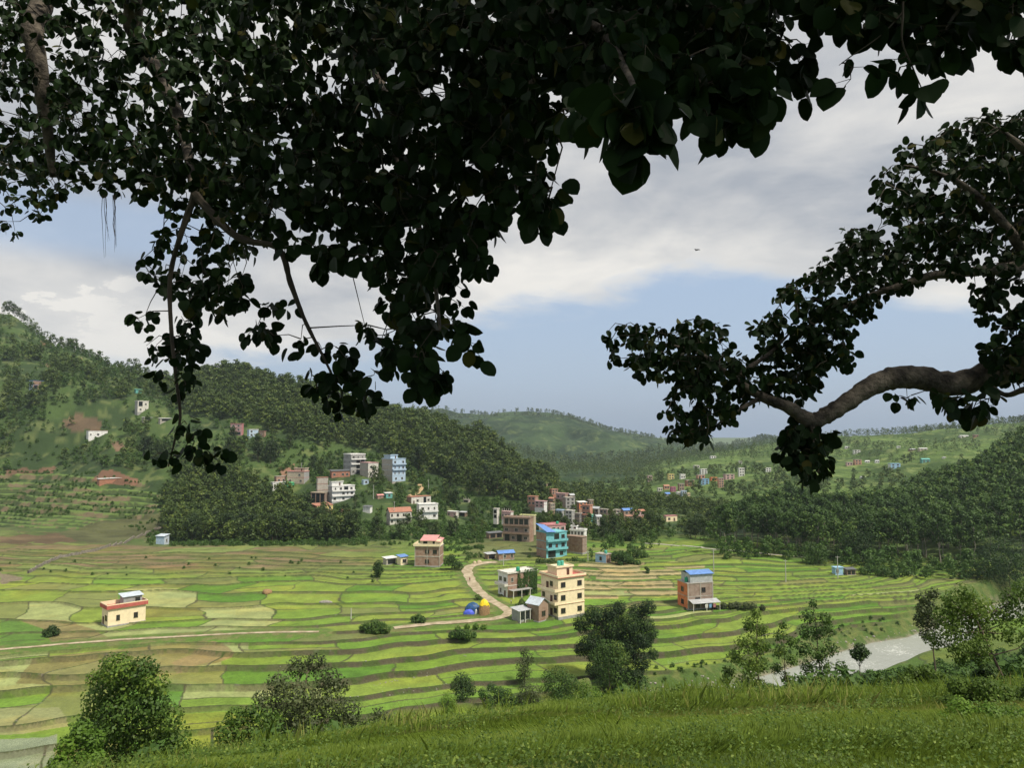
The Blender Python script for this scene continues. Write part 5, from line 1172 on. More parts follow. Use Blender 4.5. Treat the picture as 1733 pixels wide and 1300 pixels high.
lump('straw_heap', 'larger pale heap at the far bend of the dirt road, right one', 'haystack', 811, 954, 9, 5, TP, seed=8, group='pale heaps at the road end')
lump('stone_heap', 'grey stone heap on a field edge in the middle paddies', 'stones', 551, 1021, 22, 4, mat('stone', (.32,.31,.28), rough=.9, col2=(.18,.17,.15), scale=3), .4, seed=9)
# people
def person(p, rz, label, shirt, trousers, stride=.25):
    e = empty('person', p, rz); tag(e, label, 'person')
    J = [(0,0,.95),(0,0,1.18),(0,0,1.42),(0,0,1.52),(0,-.02,1.66), (.10,0,.90),(.11,-stride,.50),(.11,-stride*.9,.06),(.11,-stride*.9-.16,.03), (-.10,0,.90),(-.11,stride*.6,.50),(-.11,stride,.08),(-.11,stride-.14,.03),
         (.19,0,1.40),(.24,.08,1.13),(.25,-.05,.90),(.25,-.09,.80), (-.19,0,1.40),(-.24,-.08,1.13),(-.25,-.18,.92),(-.25,-.22,.82)]
    E = [(0,1),(1,2),(2,3),(3,4),(0,5),(5,6),(6,7),(7,8),(0,9),(9,10),(10,11),(11,12),(2,13),(13,14),(14,15),(15,16),(2,17),(17,18),(18,19),(19,20)]
    Rr = [.13,.12,.15,.06,.10,.09,.065,.045,.04,.09,.065,.045,.04,.06,.045,.035,.035,.06,.045,.035,.035]
    me = bpy.data.meshes.new('body'); me.from_pydata(J, E, []); me.materials.append(mat('skin', (.22,.12,.075), rough=.6)); me.materials.append(shirt); me.materials.append(trousers)
    o = link('body', me, e); md = o.modifiers.new('s', 'SKIN'); sv_ = me.skin_vertices[0].data
    for i, r in enumerate(Rr): sv_[i].radius = (r, r)
    sv_[0].use_root = True; o.modifiers.new('u', 'SUBSURF').levels = 1
    dg = bpy.context.evaluated_depsgraph_get(); m2 = bpy.data.meshes.new_from_object(o.evaluated_get(dg)); o.modifiers.clear(); o.data = m2
    for pl in m2.polygons:
        c = pl.center; pl.material_index = 1 if (.93 < c.z < 1.5 and abs(c.x) < .27 and c.z > 1.0) else (2 if .12 < c.z <= 1.0 and abs(c.x) < .2 else 0); pl.use_smooth = True
    MB().lathe([(.07, -.06), (.105, 0), (.10, .06), (.05, .115)], c=(0, .01, 1.70), seg=10).build('hair', mat('hair', (.012,.01,.01), rough=.5), e, smooth=True)
P_ = hit(795, 986); person(P_, 2.6, 'person in a red-brown top walking down the dirt road', mat('cloth_red', (.30,.06,.05)), mat('cloth_dark', (.04,.04,.06)))
P_ = hit(865, 1024); person(P_, 1.2, 'person in dark clothes with a pale shirt near the ivy-covered house', mat('cloth_pale', (.45,.45,.42)), mat('cloth_dark', (.04,.04,.06)), .12)
# bird in front of the clouds
e = empty('bird', at(1180, 423, 34), .5); tag(e, 'tiny dark bird gliding before the grey clouds', 'bird'); dk = mat('feathers', (.05,.05,.05))
b_ = MB(); b_.tube([(0,.15,0),(0,.08,.01),(0,-.02,.01),(0,-.10,0),(0,-.16,-.005)], [.004,.024,.03,.018,.004], 8); b_.build('body', dk, e, smooth=True)
for sx in (-1, 1): MB().add([(0,.05,.012),(sx*.10,.06,.03),(sx*.20,.0,.02),(sx*.10,-.03,.028),(0,-.05,.012),(0,.05,.004),(sx*.10,.06,.022),(sx*.10,-.03,.02),(0,-.05,.004)], [(0,1,3,4),(1,2,3),(8,7,6,5),(7,2,6)]).build('wing', dk, e)
# stones along the river bank
g = np.random.default_rng(12); Vs = []; Ls = []; n_ = 0
ico = [(0,0,1),(.89,0,.45),(.28,.85,.45),(-.72,.53,.45),(-.72,-.53,.45),(.28,-.85,.45),(.72,.53,-.45),(-.28,.85,-.45),(-.89,0,-.45),(-.28,-.85,-.45),(.72,-.53,-.45),(0,0,-1)]
icf = [(0,1,2),(0,2,3),(0,3,4),(0,4,5),(0,5,1),(1,6,2),(2,7,3),(3,8,4),(4,9,5),(5,10,1),(2,6,7),(3,7,8),(4,8,9),(5,9,10),(1,10,6),(11,7,6),(11,8,7),(11,9,8),(11,10,9),(11,6,10)]
def stones(cands, smin, smax):
    global n_
    for x, y, z in cands:
        s = smin+(smax-smin)*g.random()**2.5; q = np.array(ico)*(1+.3*(g.random((12, 1))-.5))*[s, s*(.7+.5*g.random()), s*.6]; a = g.random()*6
        q = q@np.array([[math.cos(a), -math.sin(a), 0], [math.sin(a), math.cos(a), 0], [0, 0, 1]]).T+[x, y, z]; Vs.append(q); Ls.append(np.array(icf)+n_); n_ += 12
X = g.uniform(20, 190, 9000); Y = g.uniform(140, 260, 9000); rd = river_d(X, Y); ok = (rd > .3) & (rd < 3.6) & (g.random(9000) < .5+.5*(fbm(X/9, Y/9, 2, 3) > .55)); X, Y = X[ok][:420], Y[ok][:420]
stones(zip(X, Y, terrain(X, Y)), .12, .65)
P0 = [hit(px, py) for px, py in [(590,1185),(605,1180),(632,1162),(640,1160),(655,1157),(665,1155),(675,1153),(700,1148),(722,1144),(740,1140),(612,1125),(620,1124),(478,1134),(660,1176),(680,1175),(700,1172),(738,1168),(752,1165),(8,985),(22,980),(40,975),(215,948),(232,950),(330,946),(760,1094),(785,1112)]]
X = np.concatenate([p.x+g.normal(size=3)*.7 for p in P0]); Y = np.concatenate([p.y+g.normal(size=3)*.3 for p in P0]); stones(zip(X, Y, terrain(X, Y)+.02), .10, .28)
tag(link('gravel', np_mesh('gravel', np.concatenate(Vs), np.concatenate(Ls), np.full(len(Ls)*20, 3), mat('pale_stone', (.36,.34,.30), rough=.9, col2=(.20,.19,.17), scale=1.5))), 'pale stones along the river bank and field walls', 'stones', kind='stuff')
# shrubby crops on the flat between the village wood and the fields, and scrub along field edges
CR = [(600,908),(760,912),(850,905),(920,925),(905,948),(845,946),(790,950),(755,935),(690,925),(600,922)]
scatter(CR, 2.6, B2 if False else ['bush0', 'bush1'], .3, .7, 'x', 'x', dens=lambda X, Y, a, b_: .15+.75*sstep(fbm(X/12, Y/12, 2, 3), .4, .6), region=(-90, 40, 285, 420), seed=31, stuff_only=True)
scatter([(250,905),(620,912),(620,925),(250,925)], 2.8, ['bush0', 'bush1'], .4, .9, 'x', 'x', dens=lambda X, Y, a, b_: .7, region=(-220, -50, 340, 460), seed=32, stuff_only=True)
scatter([(940,905),(1120,905),(1120,930),(1090,950),(1010,960),(960,950),(940,930)], 4.0, ['bush0', 'bush1', 'small0'], .4, .9, 'x', 'x', dens=lambda X, Y, a, b_: .55*sstep(fbm(X/14, Y/14, 2, 9), .4, .6), region=(10, 110, 285, 420), seed=33, stuff_only=True)
scatter([(0,950),(300,940),(640,948),(700,990),(500,985),(300,970),(0,985)], 7, ['bush0'], .25, .5, 'x', 'x', dens=lambda X, Y, a, b_: .25, region=(-260, 0, 260, 380), seed=34, stuff_only=True)
RB = [(1040,1130),(1500,1040),(1560,1090),(1500,1100),(1300,1160),(1100,1200),(900,1210)]
scatter(RB, 2.2, ['bush0', 'bush1'], .18, .42, 'x', 'x', dens=lambda X, Y, a, b_: .5*(river_d(X, Y) < 10)*(river_d(X, Y) > 3), region=(0, 180, 120, 260), seed=35, stuff_only=True)
scatter([(1250,1000),(1800,1000),(1800,1240),(1250,1240)], 2.3, ['bush0', 'bush1'], .3, .8, 'x', 'x', dens=lambda X, Y, a, b_: .25+.5*sstep(fbm(X/6, Y/6, 2, 3), .4, .6), region=(15, 120, 43, 150), seed=36, stuff_only=True)
scatter([(-100,1000),(1250,1000),(1250,1500),(-100,1500)], 2.5, ['bush0', 'bush1'], .3, .8, 'x', 'x', dens=lambda X, Y, a, b_: .4, region=(-60, 40, 44, 100), seed=37, stuff_only=True)

# ------------------------------------------------------------------ woods
def cl(lo, hi, sc, sd): return lambda X, Y, px, py: sstep(fbm(X/sc, Y/sc, 3, sd), lo, hi)
W1 = [(285,700),(300,640),(340,622),(420,615),(500,628),(560,645),(640,672),(720,695),(800,720),(860,760),(905,795),(945,830),(930,856),(880,852),(800,842),(745,812),(700,795),(650,768),(560,760),(480,742),(400,712),(340,712)]
F4 = ['forest0', 'forest1', 'forest2', 'forest3']; S4 = ['sal0', 'sal1', 'sal2', 'sal3']; M3 = ['small0', 'small1', 'small2']; B2 = ['bush0', 'bush1']
reg = (-700, 60, 380, 1000)
scatter(W1, 6.2, F4, .6, 1.3, 'trees of the dark wood on the left hill', 'dark green tree in the dense wood covering the left hill', region=(-420, 60, 440, 860), seed=1)
W2 = [(-80,520),(60,560),(130,590),(220,610),(300,640),(290,700),(400,715),(480,745),(470,800),(400,812),(290,800),(240,800),(150,790),(60,800),(-80,800)]
scatter(W2, 7.5, F4+M3, .5, 1.25, 'scattered trees on the upper left hillside', 'rounded green tree scattered on the upper left hillside', dens=cl(.38, .56, 38, 7), region=(-760, -100, 500, 980), seed=2)
scatter(W2, 5.5, B2+M3, .5, 1.1, 'bushes on the upper left hillside', 'low green bush on the upper left hillside', dens=lambda X, Y, a, b_: .62*sstep(fbm(X/25, Y/18, 3, 55), .38, .55), region=(-760, -100, 500, 980), seed=3, stuff_only=True)
W3 = [(278,850),(300,800),(350,795),(420,815),(470,838),(515,868),(560,880),(605,890),(600,917),(500,920),(400,921),(300,921),(275,905)]
scatter(W3, 5.6, F4, .65, 1.05, 'trees of the wood below the village', 'dark bushy tree in the wood below the hillside village', region=(-260, -60, 380, 560), seed=4)
W3b = [(470,800),(480,745),(560,760),(640,772),(690,795),(745,812),(800,842),(880,852),(930,856),(930,905),(880,900),(830,912),(760,915),(600,915),(600,885),(520,868)]
scatter(W3b, 7.5, M3+['forest1', 'slender0'], .45, .9, 'trees between the village houses', 'small green tree among the hillside village houses', dens=cl(.36, .58, 20, 17), region=(-200, 60, 380, 640), seed=5)
scatter(W3b, 3.6, B2, .6, 1.3, 'bushes between the village houses', 'low bush among the hillside village houses', dens=lambda X, Y, a, b_: .5, region=(-200, 60, 380, 640), seed=6, stuff_only=True)
W4 = [(-60,790),(160,800),(270,820),(278,905),(150,880),(0,880),(-60,890)]
scatter(W4, 2.6, B2, .3, .65, 'bushes on the left terraces', 'low bush on the left terraces', dens=lambda X, Y, a, b_: .85*sstep(fbm(X/30, Y/7, 3, 27), .40, .55), region=(-420, -150, 420, 620), seed=7, stuff_only=True)
W5 = [(905,905),(925,880),(960,880),(1000,890),(1040,885),(1100,878),(1180,885),(1240,900),(1230,915),(1150,915),(1090,912),(1060,925),(1010,915),(960,910)]
scatter(W5, 6.0, F4+M3, .5, .8, 'trees behind the middle fields', 'dark green tree in the belt behind the middle fields', dens=lambda X, Y, a, b_: .8, region=(10, 160, 360, 520), seed=8)
W6 = [(1180,950),(1205,915),(1250,900),(1350,870),(1450,860),(1500,830),(1580,780),(1650,750),(1733,728),(1900,720),(1900,965),(1733,962),(1600,958),(1500,952),(1400,945),(1330,938),(1260,928)]
scatter(W6, 6.6, S4, .72, 1.06, 'tall trees of the wood across the river', 'tall pale-trunked tree in the wood across the river', region=(90, 520, 320, 640), seed=9)
scatter([(1180,950),(1250,925),(1330,936),(1400,944),(1500,950),(1600,956),(1900,963),(1900,985),(1600,985),(1500,975),(1420,958),(1300,945)], 3.4, B2+M3, .55, 1.2, 'bushes along the foot of the wood across the river', 'green bush along the foot of the wood across the river', dens=lambda X, Y, a, b_: .6, region=(90, 330, 270, 400), seed=10)
W9 = [(880,880),(900,838),(960,845),(1100,840),(1230,830),(1260,870),(1240,900),(1180,885),(1100,876),(1040,868),(960,876)]
scatter(W9, 8.5, F4, .55, .85, 'trees of the wood behind the town', 'green tree in the wood behind the town', region=(10, 330, 500, 980), seed=11, stuff_only=True)
RH = lambda X, Y: right_h.z(X, Y)
WR = [(860,880),(1900,880),(1900,690),(1500,715),(1250,740),(1000,795),(860,840)]
scatter(WR, 13, F4+M3, .6, 1.0, 'x', 'x', dens=lambda X, Y, px, py: np.clip(sstep(fbm(X/90, Y/90, 3, 37), .47, .6)+.05+sstep(-px, -1080, -960)*.9, 0, 1), region=(0, 1300, 680, 1500), seed=12, gf=RH, stuff_only=True)
scatter([(1300,700),(1900,670),(1900,760),(1300,760)], 11, F4, .7, 1.1, 'x', 'x', dens=lambda X, Y, a, b_: .65*sstep(a, 1380, 1560), region=(400, 1300, 1380, 1520), seed=13, gf=RH, stuff_only=True)
for hh, rg, sd_ in ((far1, (-400, 1400, 2850, 3060), 14), (far2, (-300, 900, 1300, 2080), 15)):
    g = np.random.default_rng(sd_); n = 900; X = g.uniform(rg[0], rg[1], n); Y = g.uniform(rg[2], rg[3], n); Z = hh.z(X, Y)
    for x, y, z in zip(X, Y, Z): TREES.append((0, F4[int(g.random()*4)], x, y, z-1, .9+.5*g.random(), g.random()*6, 'x', 'x'))
scatter([(840,860),(1180,860),(1180,770),(700,770),(700,800),(880,790)], 15, F4, .7, 1.1, 'x', 'x', dens=lambda X, Y, a, b_: .85, region=(-200, 450, 1160, 1750), seed=16, gf=lambda X, Y: far2.z(X, Y), stuff_only=True)
# single ridge trees at the upper left
for px, s in ((96,.5),(104,.55),(118,.8),(128,.75),(140,.7),(150,.95),(157,.9),(166,.7),(225,.6),(262,.7),(60,.9),(70,.8),(78,.6),(2,1.3),(10,1.4),(18,1.3),(26,1.2),(34,1.0)):
    u = (px-CX)/FPX; ys = np.linspace(700, 1000, 150); zz = terrain(u*ys, ys); a_ = (zz-CAMZ)/ys; j = int(np.argmax(a_))
    TREES.append((.02, 'small%d' % (px % 3) if s < 1 else 'forest1', u*ys[j], ys[j], zz[j]-.2, s*1.25 if s < 1 else s*.8, px, 'trees on the skyline of the upper left ridge', 'small tree on the skyline of the upper left ridge'))

print('TREES', len(TREES))
TREES.sort(key=lambda q: -q[0])
CAP = {'tall': 135, 'dark green tree in the dense wood': 30, 'dark bushy': 45, 'small green tree among': 35, 'dark green tree in the belt': 18, 'rounded green': 14, 'small tree on the sky': 18}
ind, rest = [], []; cnt = {}
for q in TREES:
    k_ = next((c for c in CAP if q[8].startswith(c)), None)
    if k_ and q[0] > 0 and cnt.get(k_, 0) < CAP[k_]: cnt[k_] = cnt.get(k_, 0)+1; ind.append(q)
    else: rest.append(q)
TREES = ind+rest; NIND = len(ind); print(cnt, len(rest))
made = {}
for q in TREES[:NIND]:
    _, k_, x, y, z, s, rz, grp, lab = q
    pr = PROTO[k_]; nm = 'bush' if k_.startswith('bush') else 'tree'
    if k_ not in made:
        e = empty(nm); c_ = link('crown', pr['crown'], e); tr_ = link('trunk', pr['trunk'], e); made[k_] = (e, c_, tr_)
    else:
        e0, c0, t0_ = made[k_]; e = e0.copy(); COL.objects.link(e)
        for ch in (c0, t0_): cc_ = ch.copy(); COL.objects.link(cc_); cc_.parent = e
    e.location = (x, y, z); e.rotation_euler = (0, 0, rz); e.scale = (s, s, s*(.92+.2*random.random()))
    tag(e, lab, nm, grp)
# the remaining trees merge into the mass of the woods
Vf = {}; 
gsf = np.random.default_rng(77)
for q in TREES[NIND:]:
    _, k_, x, y, z, s, rz, grp, lab = q
    pr = PROTO[k_]; V = pr['V']; rn = pr['rn']
    d = math.hypot(x, y)
    if d > 1000:
        keep = np.repeat(gsf.random(len(rn)) < (.22 if d > 1700 else .35), 4); V = V[keep]; rn = rn[keep[::4]]; 
        if d > 1700: 
            cc_ = V.reshape(-1, 4, 3).mean(1)[:, None, :]; V = (cc_+(V.reshape(-1, 4, 3)-cc_)*1.9).reshape(-1, 3)
    c, sn = math.cos(rz), math.sin(rz)
    W = np.stack([(V[:, 0]*c-V[:, 1]*sn)*s+x, (V[:, 0]*sn+V[:, 1]*c)*s+y, V[:, 2]*s+z], 1).astype(np.float32)
    Vf.setdefault(pr['fol'].name, [[], []]); Vf[pr['fol'].name][0].append(W); Vf[pr['fol'].name][1].append(np.clip(rn*.6+gsf.random()*.4, 0, 1))
for mn, (vs, rs) in Vf.items():
    nm = {'forest_leaves': 'forest', 'sal_leaves': 'woodland', 'bush_leaves': 'scrub'}[mn]
    lb = {'forest': 'dark woods massed over the hills', 'woodland': 'tall wood massed across the river', 'scrub': 'low scrub spread over the slopes'}[nm]
    V = np.concatenate(vs); print(nm, len(V)//4)
    tag(link(nm, quad_mesh(nm, V, np.concatenate(rs), MATS[mn])), lb, nm, kind='stuff')

# ------------------------------------------------------------------ the grassy knoll
GM = foliage_mat('grass_blades', (.11,.175,.02), (.205,.285,.042), (.36,.35,.12), trans=.4, obj=0)
g = np.random.default_rng(21)
def blades(X, Y, hgt, wid, lean, seed):
    g = np.random.default_rng(seed); n = len(X); Z = terrain(X, Y); a = g.random(n)*6.283; h = hgt*(.5+.9*g.random(n)); w_ = wid*(.7+.6*g.random(n)); b = lean*h*(.3+g.random(n))
    dx, dy = np.cos(a), np.sin(a); ex, ey = -dy, dx
    c = g.random(n)*6.283; ex, ey = np.cos(c), np.sin(c)
    P = np.stack([X, Y, Z-.05], 1); E = np.stack([ex, ey, np.zeros(n)], 1)*w_[:, None]*.5; D = np.stack([dx*b, dy*b, h], 1); Mi = np.stack([dx*b*.3, dy*b*.3, h*.55], 1)
    V = np.stack([P-E, P+E, P+Mi+E*.75, P+D, P+Mi-E*.75], 1).reshape(-1, 3)
    return V, n
def grass_patch(n, y0, y1, hgt, wid, seed, poly=None):
    g = np.random.default_rng(seed); Y = y0+(y1-y0)*g.random(n)**.9; u = g.uniform(-.78, .78, n); X = u*Y
    hm_ = .55+.9*fbm(X/3.2, Y/3.2, 3, 61); d = fbm(X/7, Y/7, 3, 62)
    return X, Y, hgt*hm_, d
Vs = []; Rn = []; N_ = 0
for n, y0, y1, h_, w_, sd_ in ((95000, 9, 20, .19, .020, 1), (110000, 18, 34, .24, .032, 2), (70000, 32, 48, .34, .050, 3)):
    X, Y, H_, d_ = grass_patch(n, y0, y1, h_, w_, sd_); V, k_ = blades(X, Y, H_, w_, .8, sd_); Vs.append(V); Rn.append(np.clip(d_*1.1-.25+.5*np.random.default_rng(sd_).random(k_), 0, 1)); N_ += k_
for n, y0, y1, h_, w_, sd_ in ((9000, 30, 47, .85, .05, 4), (5000, 11, 30, .45, .02, 5)):
    X, Y, H_, d_ = grass_patch(n, y0, y1, h_, w_, sd_); q_ = fbm(X/2.5, Y/2.5, 3, 66) > .50; X, Y, H_, d_ = X[q_], Y[q_], H_[q_], d_[q_]
    V, k_ = blades(X, Y, H_, w_, .45, sd_); Vs.append(V); Rn.append(np.clip(d_*1.1+.25*np.random.default_rng(sd_).random(k_), 0, 1)); N_ += k_
V = np.concatenate(Vs)
tag(link('grass', np_mesh('grass', V, np.arange(5*N_), np.full(N_, 5), GM, attrs={'rnd': ('FLOAT', 'FACE', np.concatenate(Rn))})), 'long green grass covering the knoll in front', 'grass', kind='stuff')
# broad-leaved weeds among the grass
n = 4600; Y = 9+37*g.random(n); X = g.uniform(-.75, .75, n)*Y; dn = fbm(X/1.6, Y/1.6, 3, 71)+.10*sstep(X/Y, .25, .6); ok = dn > .53; X, Y = X[ok], Y[ok]; Z = terrain(X, Y)
Ps = []; 
for k_ in range(12): Ps.append(np.stack([X+g.normal(size=len(X))*.14, Y+g.normal(size=len(X))*.14, Z+.12+.35*g.random(len(X))*(.6+fbm(X/2, Y/2, 2, 5))], 1))
P = np.concatenate(Ps); N = np.tile([0, -.3, .9], (len(P), 1))+g.normal(size=(len(P), 3))*.5
tag(link('weeds', quad_mesh('weeds', cards(P, N, .055+.0014*P[:, 1],   .65, 9), g.random(len(P)), FOLA)), 'leafy weeds scattered through the grass of the knoll', 'weeds', kind='stuff')

n = 420; u_ = g.uniform(-.5, .75, n); Y = g.uniform(37, 45, n); X = u_*Y; q_ = fbm(X/3, Y/3, 3, 91) > .47; X, Y = X[q_], Y[q_]; Z = terrain(X, Y); Ps = []
for k_ in range(60): Ps.append(np.stack([X+g.normal(size=len(X))*.22, Y+g.normal(size=len(X))*.22, Z+.1+g.random(len(X))*(.35+1.1*(fbm(X/2, Y/2, 2, 15)-.3).clip(0))], 1))
P = np.concatenate(Ps); N = np.tile([0, -.3, .7], (len(P), 1))+g.normal(size=(len(P), 3))*.6
tag(link('undergrowth', quad_mesh('undergrowth', cards(P, N, .13, .5, 19), g.random(len(P)), FOLA)), 'ragged leafy undergrowth along the crest of the knoll', 'undergrowth', kind='stuff')

# ------------------------------------------------------------------ the fig trees overhead
FIGL = bpy.data.materials.new('fig_leaf'); FIGL.use_nodes = True; t = NT(FIGL.node_tree); t.n.clear()
geo = t.new('ShaderNodeNewGeometry'); rr = geo.outputs['Random Per Island']
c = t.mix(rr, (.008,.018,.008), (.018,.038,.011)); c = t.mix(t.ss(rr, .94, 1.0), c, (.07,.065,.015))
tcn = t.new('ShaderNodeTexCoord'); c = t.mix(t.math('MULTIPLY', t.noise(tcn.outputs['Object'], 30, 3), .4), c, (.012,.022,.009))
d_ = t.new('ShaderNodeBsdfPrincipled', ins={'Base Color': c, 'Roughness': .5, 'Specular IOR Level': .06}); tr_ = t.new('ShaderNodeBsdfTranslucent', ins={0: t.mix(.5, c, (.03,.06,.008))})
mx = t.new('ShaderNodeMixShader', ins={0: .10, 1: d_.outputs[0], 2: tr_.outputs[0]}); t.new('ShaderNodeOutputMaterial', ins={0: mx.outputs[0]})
FIGB = mat('fig_bark', (.145,.125,.10), rough=.9, col2=(.022,.019,.017), scale=7, bump=.03, detail=9)
TWIG = mat('twig_bark', (.05,.042,.03), rough=.9)
HALF = np.array([(0,0),(.23,.05),(.37,.20),(.42,.41),(.38,.63),(.25,.82),(.09,.93),(0,.985)])   # half outline of one leaf
def leaves(P, D, N, L, g):
    """P stalk end, D direction of the tip, N facing, L length"""
    n = len(P); D = D/np.linalg.norm(D, axis=1)[:, None]; S_ = np.cross(N, D); S_ /= np.maximum(np.linalg.norm(S_, axis=1), 1e-6)[:, None]; N = np.cross(D, S_)
    fold = (.10+.35*g.random(n))[:, None]; curl = (.05+.22*g.random(n))[:, None]; L = L[:, None]; wd = (.85+.3*g.random(n))[:, None]; out = []
    for sgn in (1, -1):
        for (x, y) in HALF:
            out.append(P+D*L*y*(1-curl*.2*y)+S_*sgn*x*L*wd-N*L*(curl*y*y-fold*abs(x)*.6))
    V = np.stack(out, 1); k = len(HALF); base_ = np.arange(n)[:, None]*(2*k)
    # the two halves share their midrib points 0 and k-1
    f1 = base_+np.arange(k)[None, :]; f2 = base_+np.array([0]+list(range(2*k-2, k, -1))+[k-1])[None, ::-1]
    f2 = base_+np.array([k-1]+list(range(2*k-2, k, -1))+[0])[None, :]
    F = np.stack([f1, f2], 1).reshape(-1)
    return V.reshape(-1, 3), F, 2*n, k
def pipoly_sample(poly, n, g):
    xs = [p[0] for p in poly]; ys = [p[1] for p in poly]; out = []
    while len(out) < n:
        X = g.uniform(min(xs), max(xs), n*3); Y = g.uniform(min(ys), max(ys), n*3); ok = inpoly(X, Y, poly); out += list(zip(X[ok], Y[ok]))
    return np.array(out[:n])
class Fig:
    def __init__(s, seed): s.g = np.random.default_rng(seed); s.nodes = []; s.lp = []; s.wood = MB(); s.tw = MB(); s.V = []; s.F = []; s.nl = 0; s.nf = 0; s.skel = []
    def limb(s, pts, rad, seg=10, wood=True):
        """pts (px, py, Y) or Vectors; smooth curve through them"""
        P = [p if isinstance(p, Vector) else at(p[0], p[1], p[2]) for p in pts]; n = len(P); Q = []; Rd = []
        for i in range(n-1):
            p0, p1, p2, p3 = P[max(i-1, 0)], P[i], P[i+1], P[min(i+2, n-1)]
            for t_ in np.linspace(0, 1, 8, endpoint=False):
                a = .5*((2*p1)+(p2-p0)*t_+(2*p0-5*p1+4*p2-p3)*t_*t_+(-p0+3*p1-3*p2+p3)*t_**3); Q.append(a); Rd.append((rad[i]*(1-t_)+rad[i+1]*t_)*(1+.05*math.sin(len(Q)*1.3)+.04*s.g.normal()))
        Q.append(P[-1]); Rd.append(rad[-1]); (s.wood if wood else s.tw).tube(Q, Rd, seg); s.skel += Q; return Q
    def grow(s, poly, count, depth, L, jit=.8, per=6, hole=.0, hs=60, extra_skel=None, hang=.75):
        """twigs reach from the limbs to points spread through this part of the crown, leaves hang round their ends"""
        g = s.g; pts = pipoly_sample(poly, count, g)
        if hole > 0: pts = pts[fbm(pts[:, 0]/hs, pts[:, 1]/hs, 2, 5) > hole]
        dep = np.array([depth(px, py) for px, py in pts]); dep = dep+g.uniform(-.35, 1.0, len(dep))*jit*dep/6
        P = np.array([at(px, py, d) for (px, py), d in zip(pts, dep)]); sk = np.array([tuple(v) for v in s.skel])
        d0 = np.array([np.min(np.linalg.norm(sk-p, axis=1)) for p in P]); order = np.argsort(d0)
        tree = list(sk); 
        T_ = np.array(tree)
        for i in order:
            p = P[i]; dd = np.linalg.norm(T_-p, axis=1)+.35*np.maximum(p[2]-T_[:, 2], 0); j = int(np.argmin(dd)); a = T_[j]
            L_ = np.linalg.norm(p-a)
            if L_ > .04:
                mid = (a+p)/2+g.normal(size=3)*L_*.10+[0, 0, L_*.10]; r = .0035+.0025*min(L_, 1)
                s.tw.tube([a, mid, p], [r*1.5, r*1.1, r*.6], 3, cap=False); T_ = np.vstack([T_, mid, p])
        n = len(P)*per; rep = np.repeat(np.arange(len(P)), per); C = P[rep]
        st = g.normal(size=(n, 3)); st[:, 2] -= .35; st /= np.linalg.norm(st, axis=1)[:, None]; Ls = (L if np.isscalar(L) else np.array([L(*pts[i]) for i in rep]))*(.62+.6*g.random(n))
        A = C+st*Ls[:, None]*(.25+.5*g.random(n))[:, None]
        D = st*.75+np.array([0, 0, -hang])+g.normal(size=(n, 3))*.28
        N = g.normal(size=(n, 3))+np.array([0, -.35, .55])
        V, F, nf, k = leaves(A, D, N, Ls, g); s.V.append(V); s.F.append(F+s.nl); s.nl += len(V); s.nf += nf; s.k = k
        # petioles
        idx = np.where(dep[rep] < 5.5)[0]
        for i in idx[::2]: s.tw.tube([C[i], A[i]], [.0022, .0016], 3, cap=False)
        s.skel += [Vector(v) for v in P[::2]]
    def done(s, name, label, group):
        e = empty(name, s.base); tag(e, label, 'tree', group)
        off = np.array(s.base); 
        for mb in (s.wood, s.tw): mb.v = [(v[0]-off[0], v[1]-off[1], v[2]-off[2]) for v in mb.v]
        s.wood.build('trunk', FIGB, e, smooth=True); s.tw.build('twigs', TWIG, e)
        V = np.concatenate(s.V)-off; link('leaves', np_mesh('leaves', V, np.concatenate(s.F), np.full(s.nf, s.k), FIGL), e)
        print(name, 'leaves', s.nf//2)
ANCH = np.array([(60,60,8.0),(60,350,8.5),(250,560,6.6),(250,420,7.0),(200,200,6.5),(420,200,5.2),(420,480,6.2),(560,600,5.6),(560,300,4.6),(740,590,4.2),(700,450,4.2),(720,200,3.8),(850,420,4.0),(920,330,3.6),(960,100,3.2),(1060,230,2.5),(1130,200,2.6),(1060,80,2.8),(1230,180,3.4),(1250,50,3.4),(1340,100,4.2),(320,720,6.0),(560,680,5.8)])
def depthA(px, py):
    w_ = 1/((ANCH[:, 0]-px)**2+(ANCH[:, 1]-py)**2+900)**1.3; return float((w_*ANCH[:, 2]).sum()/w_.sum())
A = Fig(101)
zt = CAMZ
tb = Vector((-7.5, 1.0, gz(-7.5, 1.0)-.5)); A.base = tb
top = Vector((-6.0, 3.0, zt+3.4))
A.limb([tb, Vector((-7.3, 1.4, zt-.5)), Vector((-6.8, 2.2, zt+1.5)), top], [.75, .6, .5, .42], 14)
A.limb([top, Vector((-3.5, 4.2, zt+4.3)), Vector((-.5, 4.6, zt+4.4)), Vector((2.2, 4.6, zt+3.9)), Vector((3.6, 5.0, zt+3.4))], [.36, .26, .19, .12, .05])
A.limb([top, (150,-60,7.6), (230,60,8.6), (300,190,8.0), (330,330,6.8)], [.28, .14, .09, .06, .035])
A.limb([top, (20,-50,8.2), (55,60,8.2), (75,180,8.3), (90,300,8.5)], [.24, .15, .11, .075, .035])
A.limb([(330,330,6.4), (305,400,6.4), (288,470,6.5), (290,560,6.4), (298,640,6.2), (305,705,6.1), (296,745,6.1), (285,790,6.0)], [.035, .022, .02, .017, .014, .011, .008, .005], 6, False)
A.limb([(330,330,6.4), (400,400,6.2), (470,420,6.0), (492,480,5.9), (515,540,5.8), (545,600,5.7), (570,650,5.7)], [.04, .03, .025, .022, .016, .011, .006], 6, False)
A.limb([Vector((-.5, 4.6, zt+4.4)), (640,60,6.6), (660,200,6.2), (690,330,5.6), (730,450,4.9), (745,560,4.5)], [.12, .06, .045, .03, .018, .008], 7)
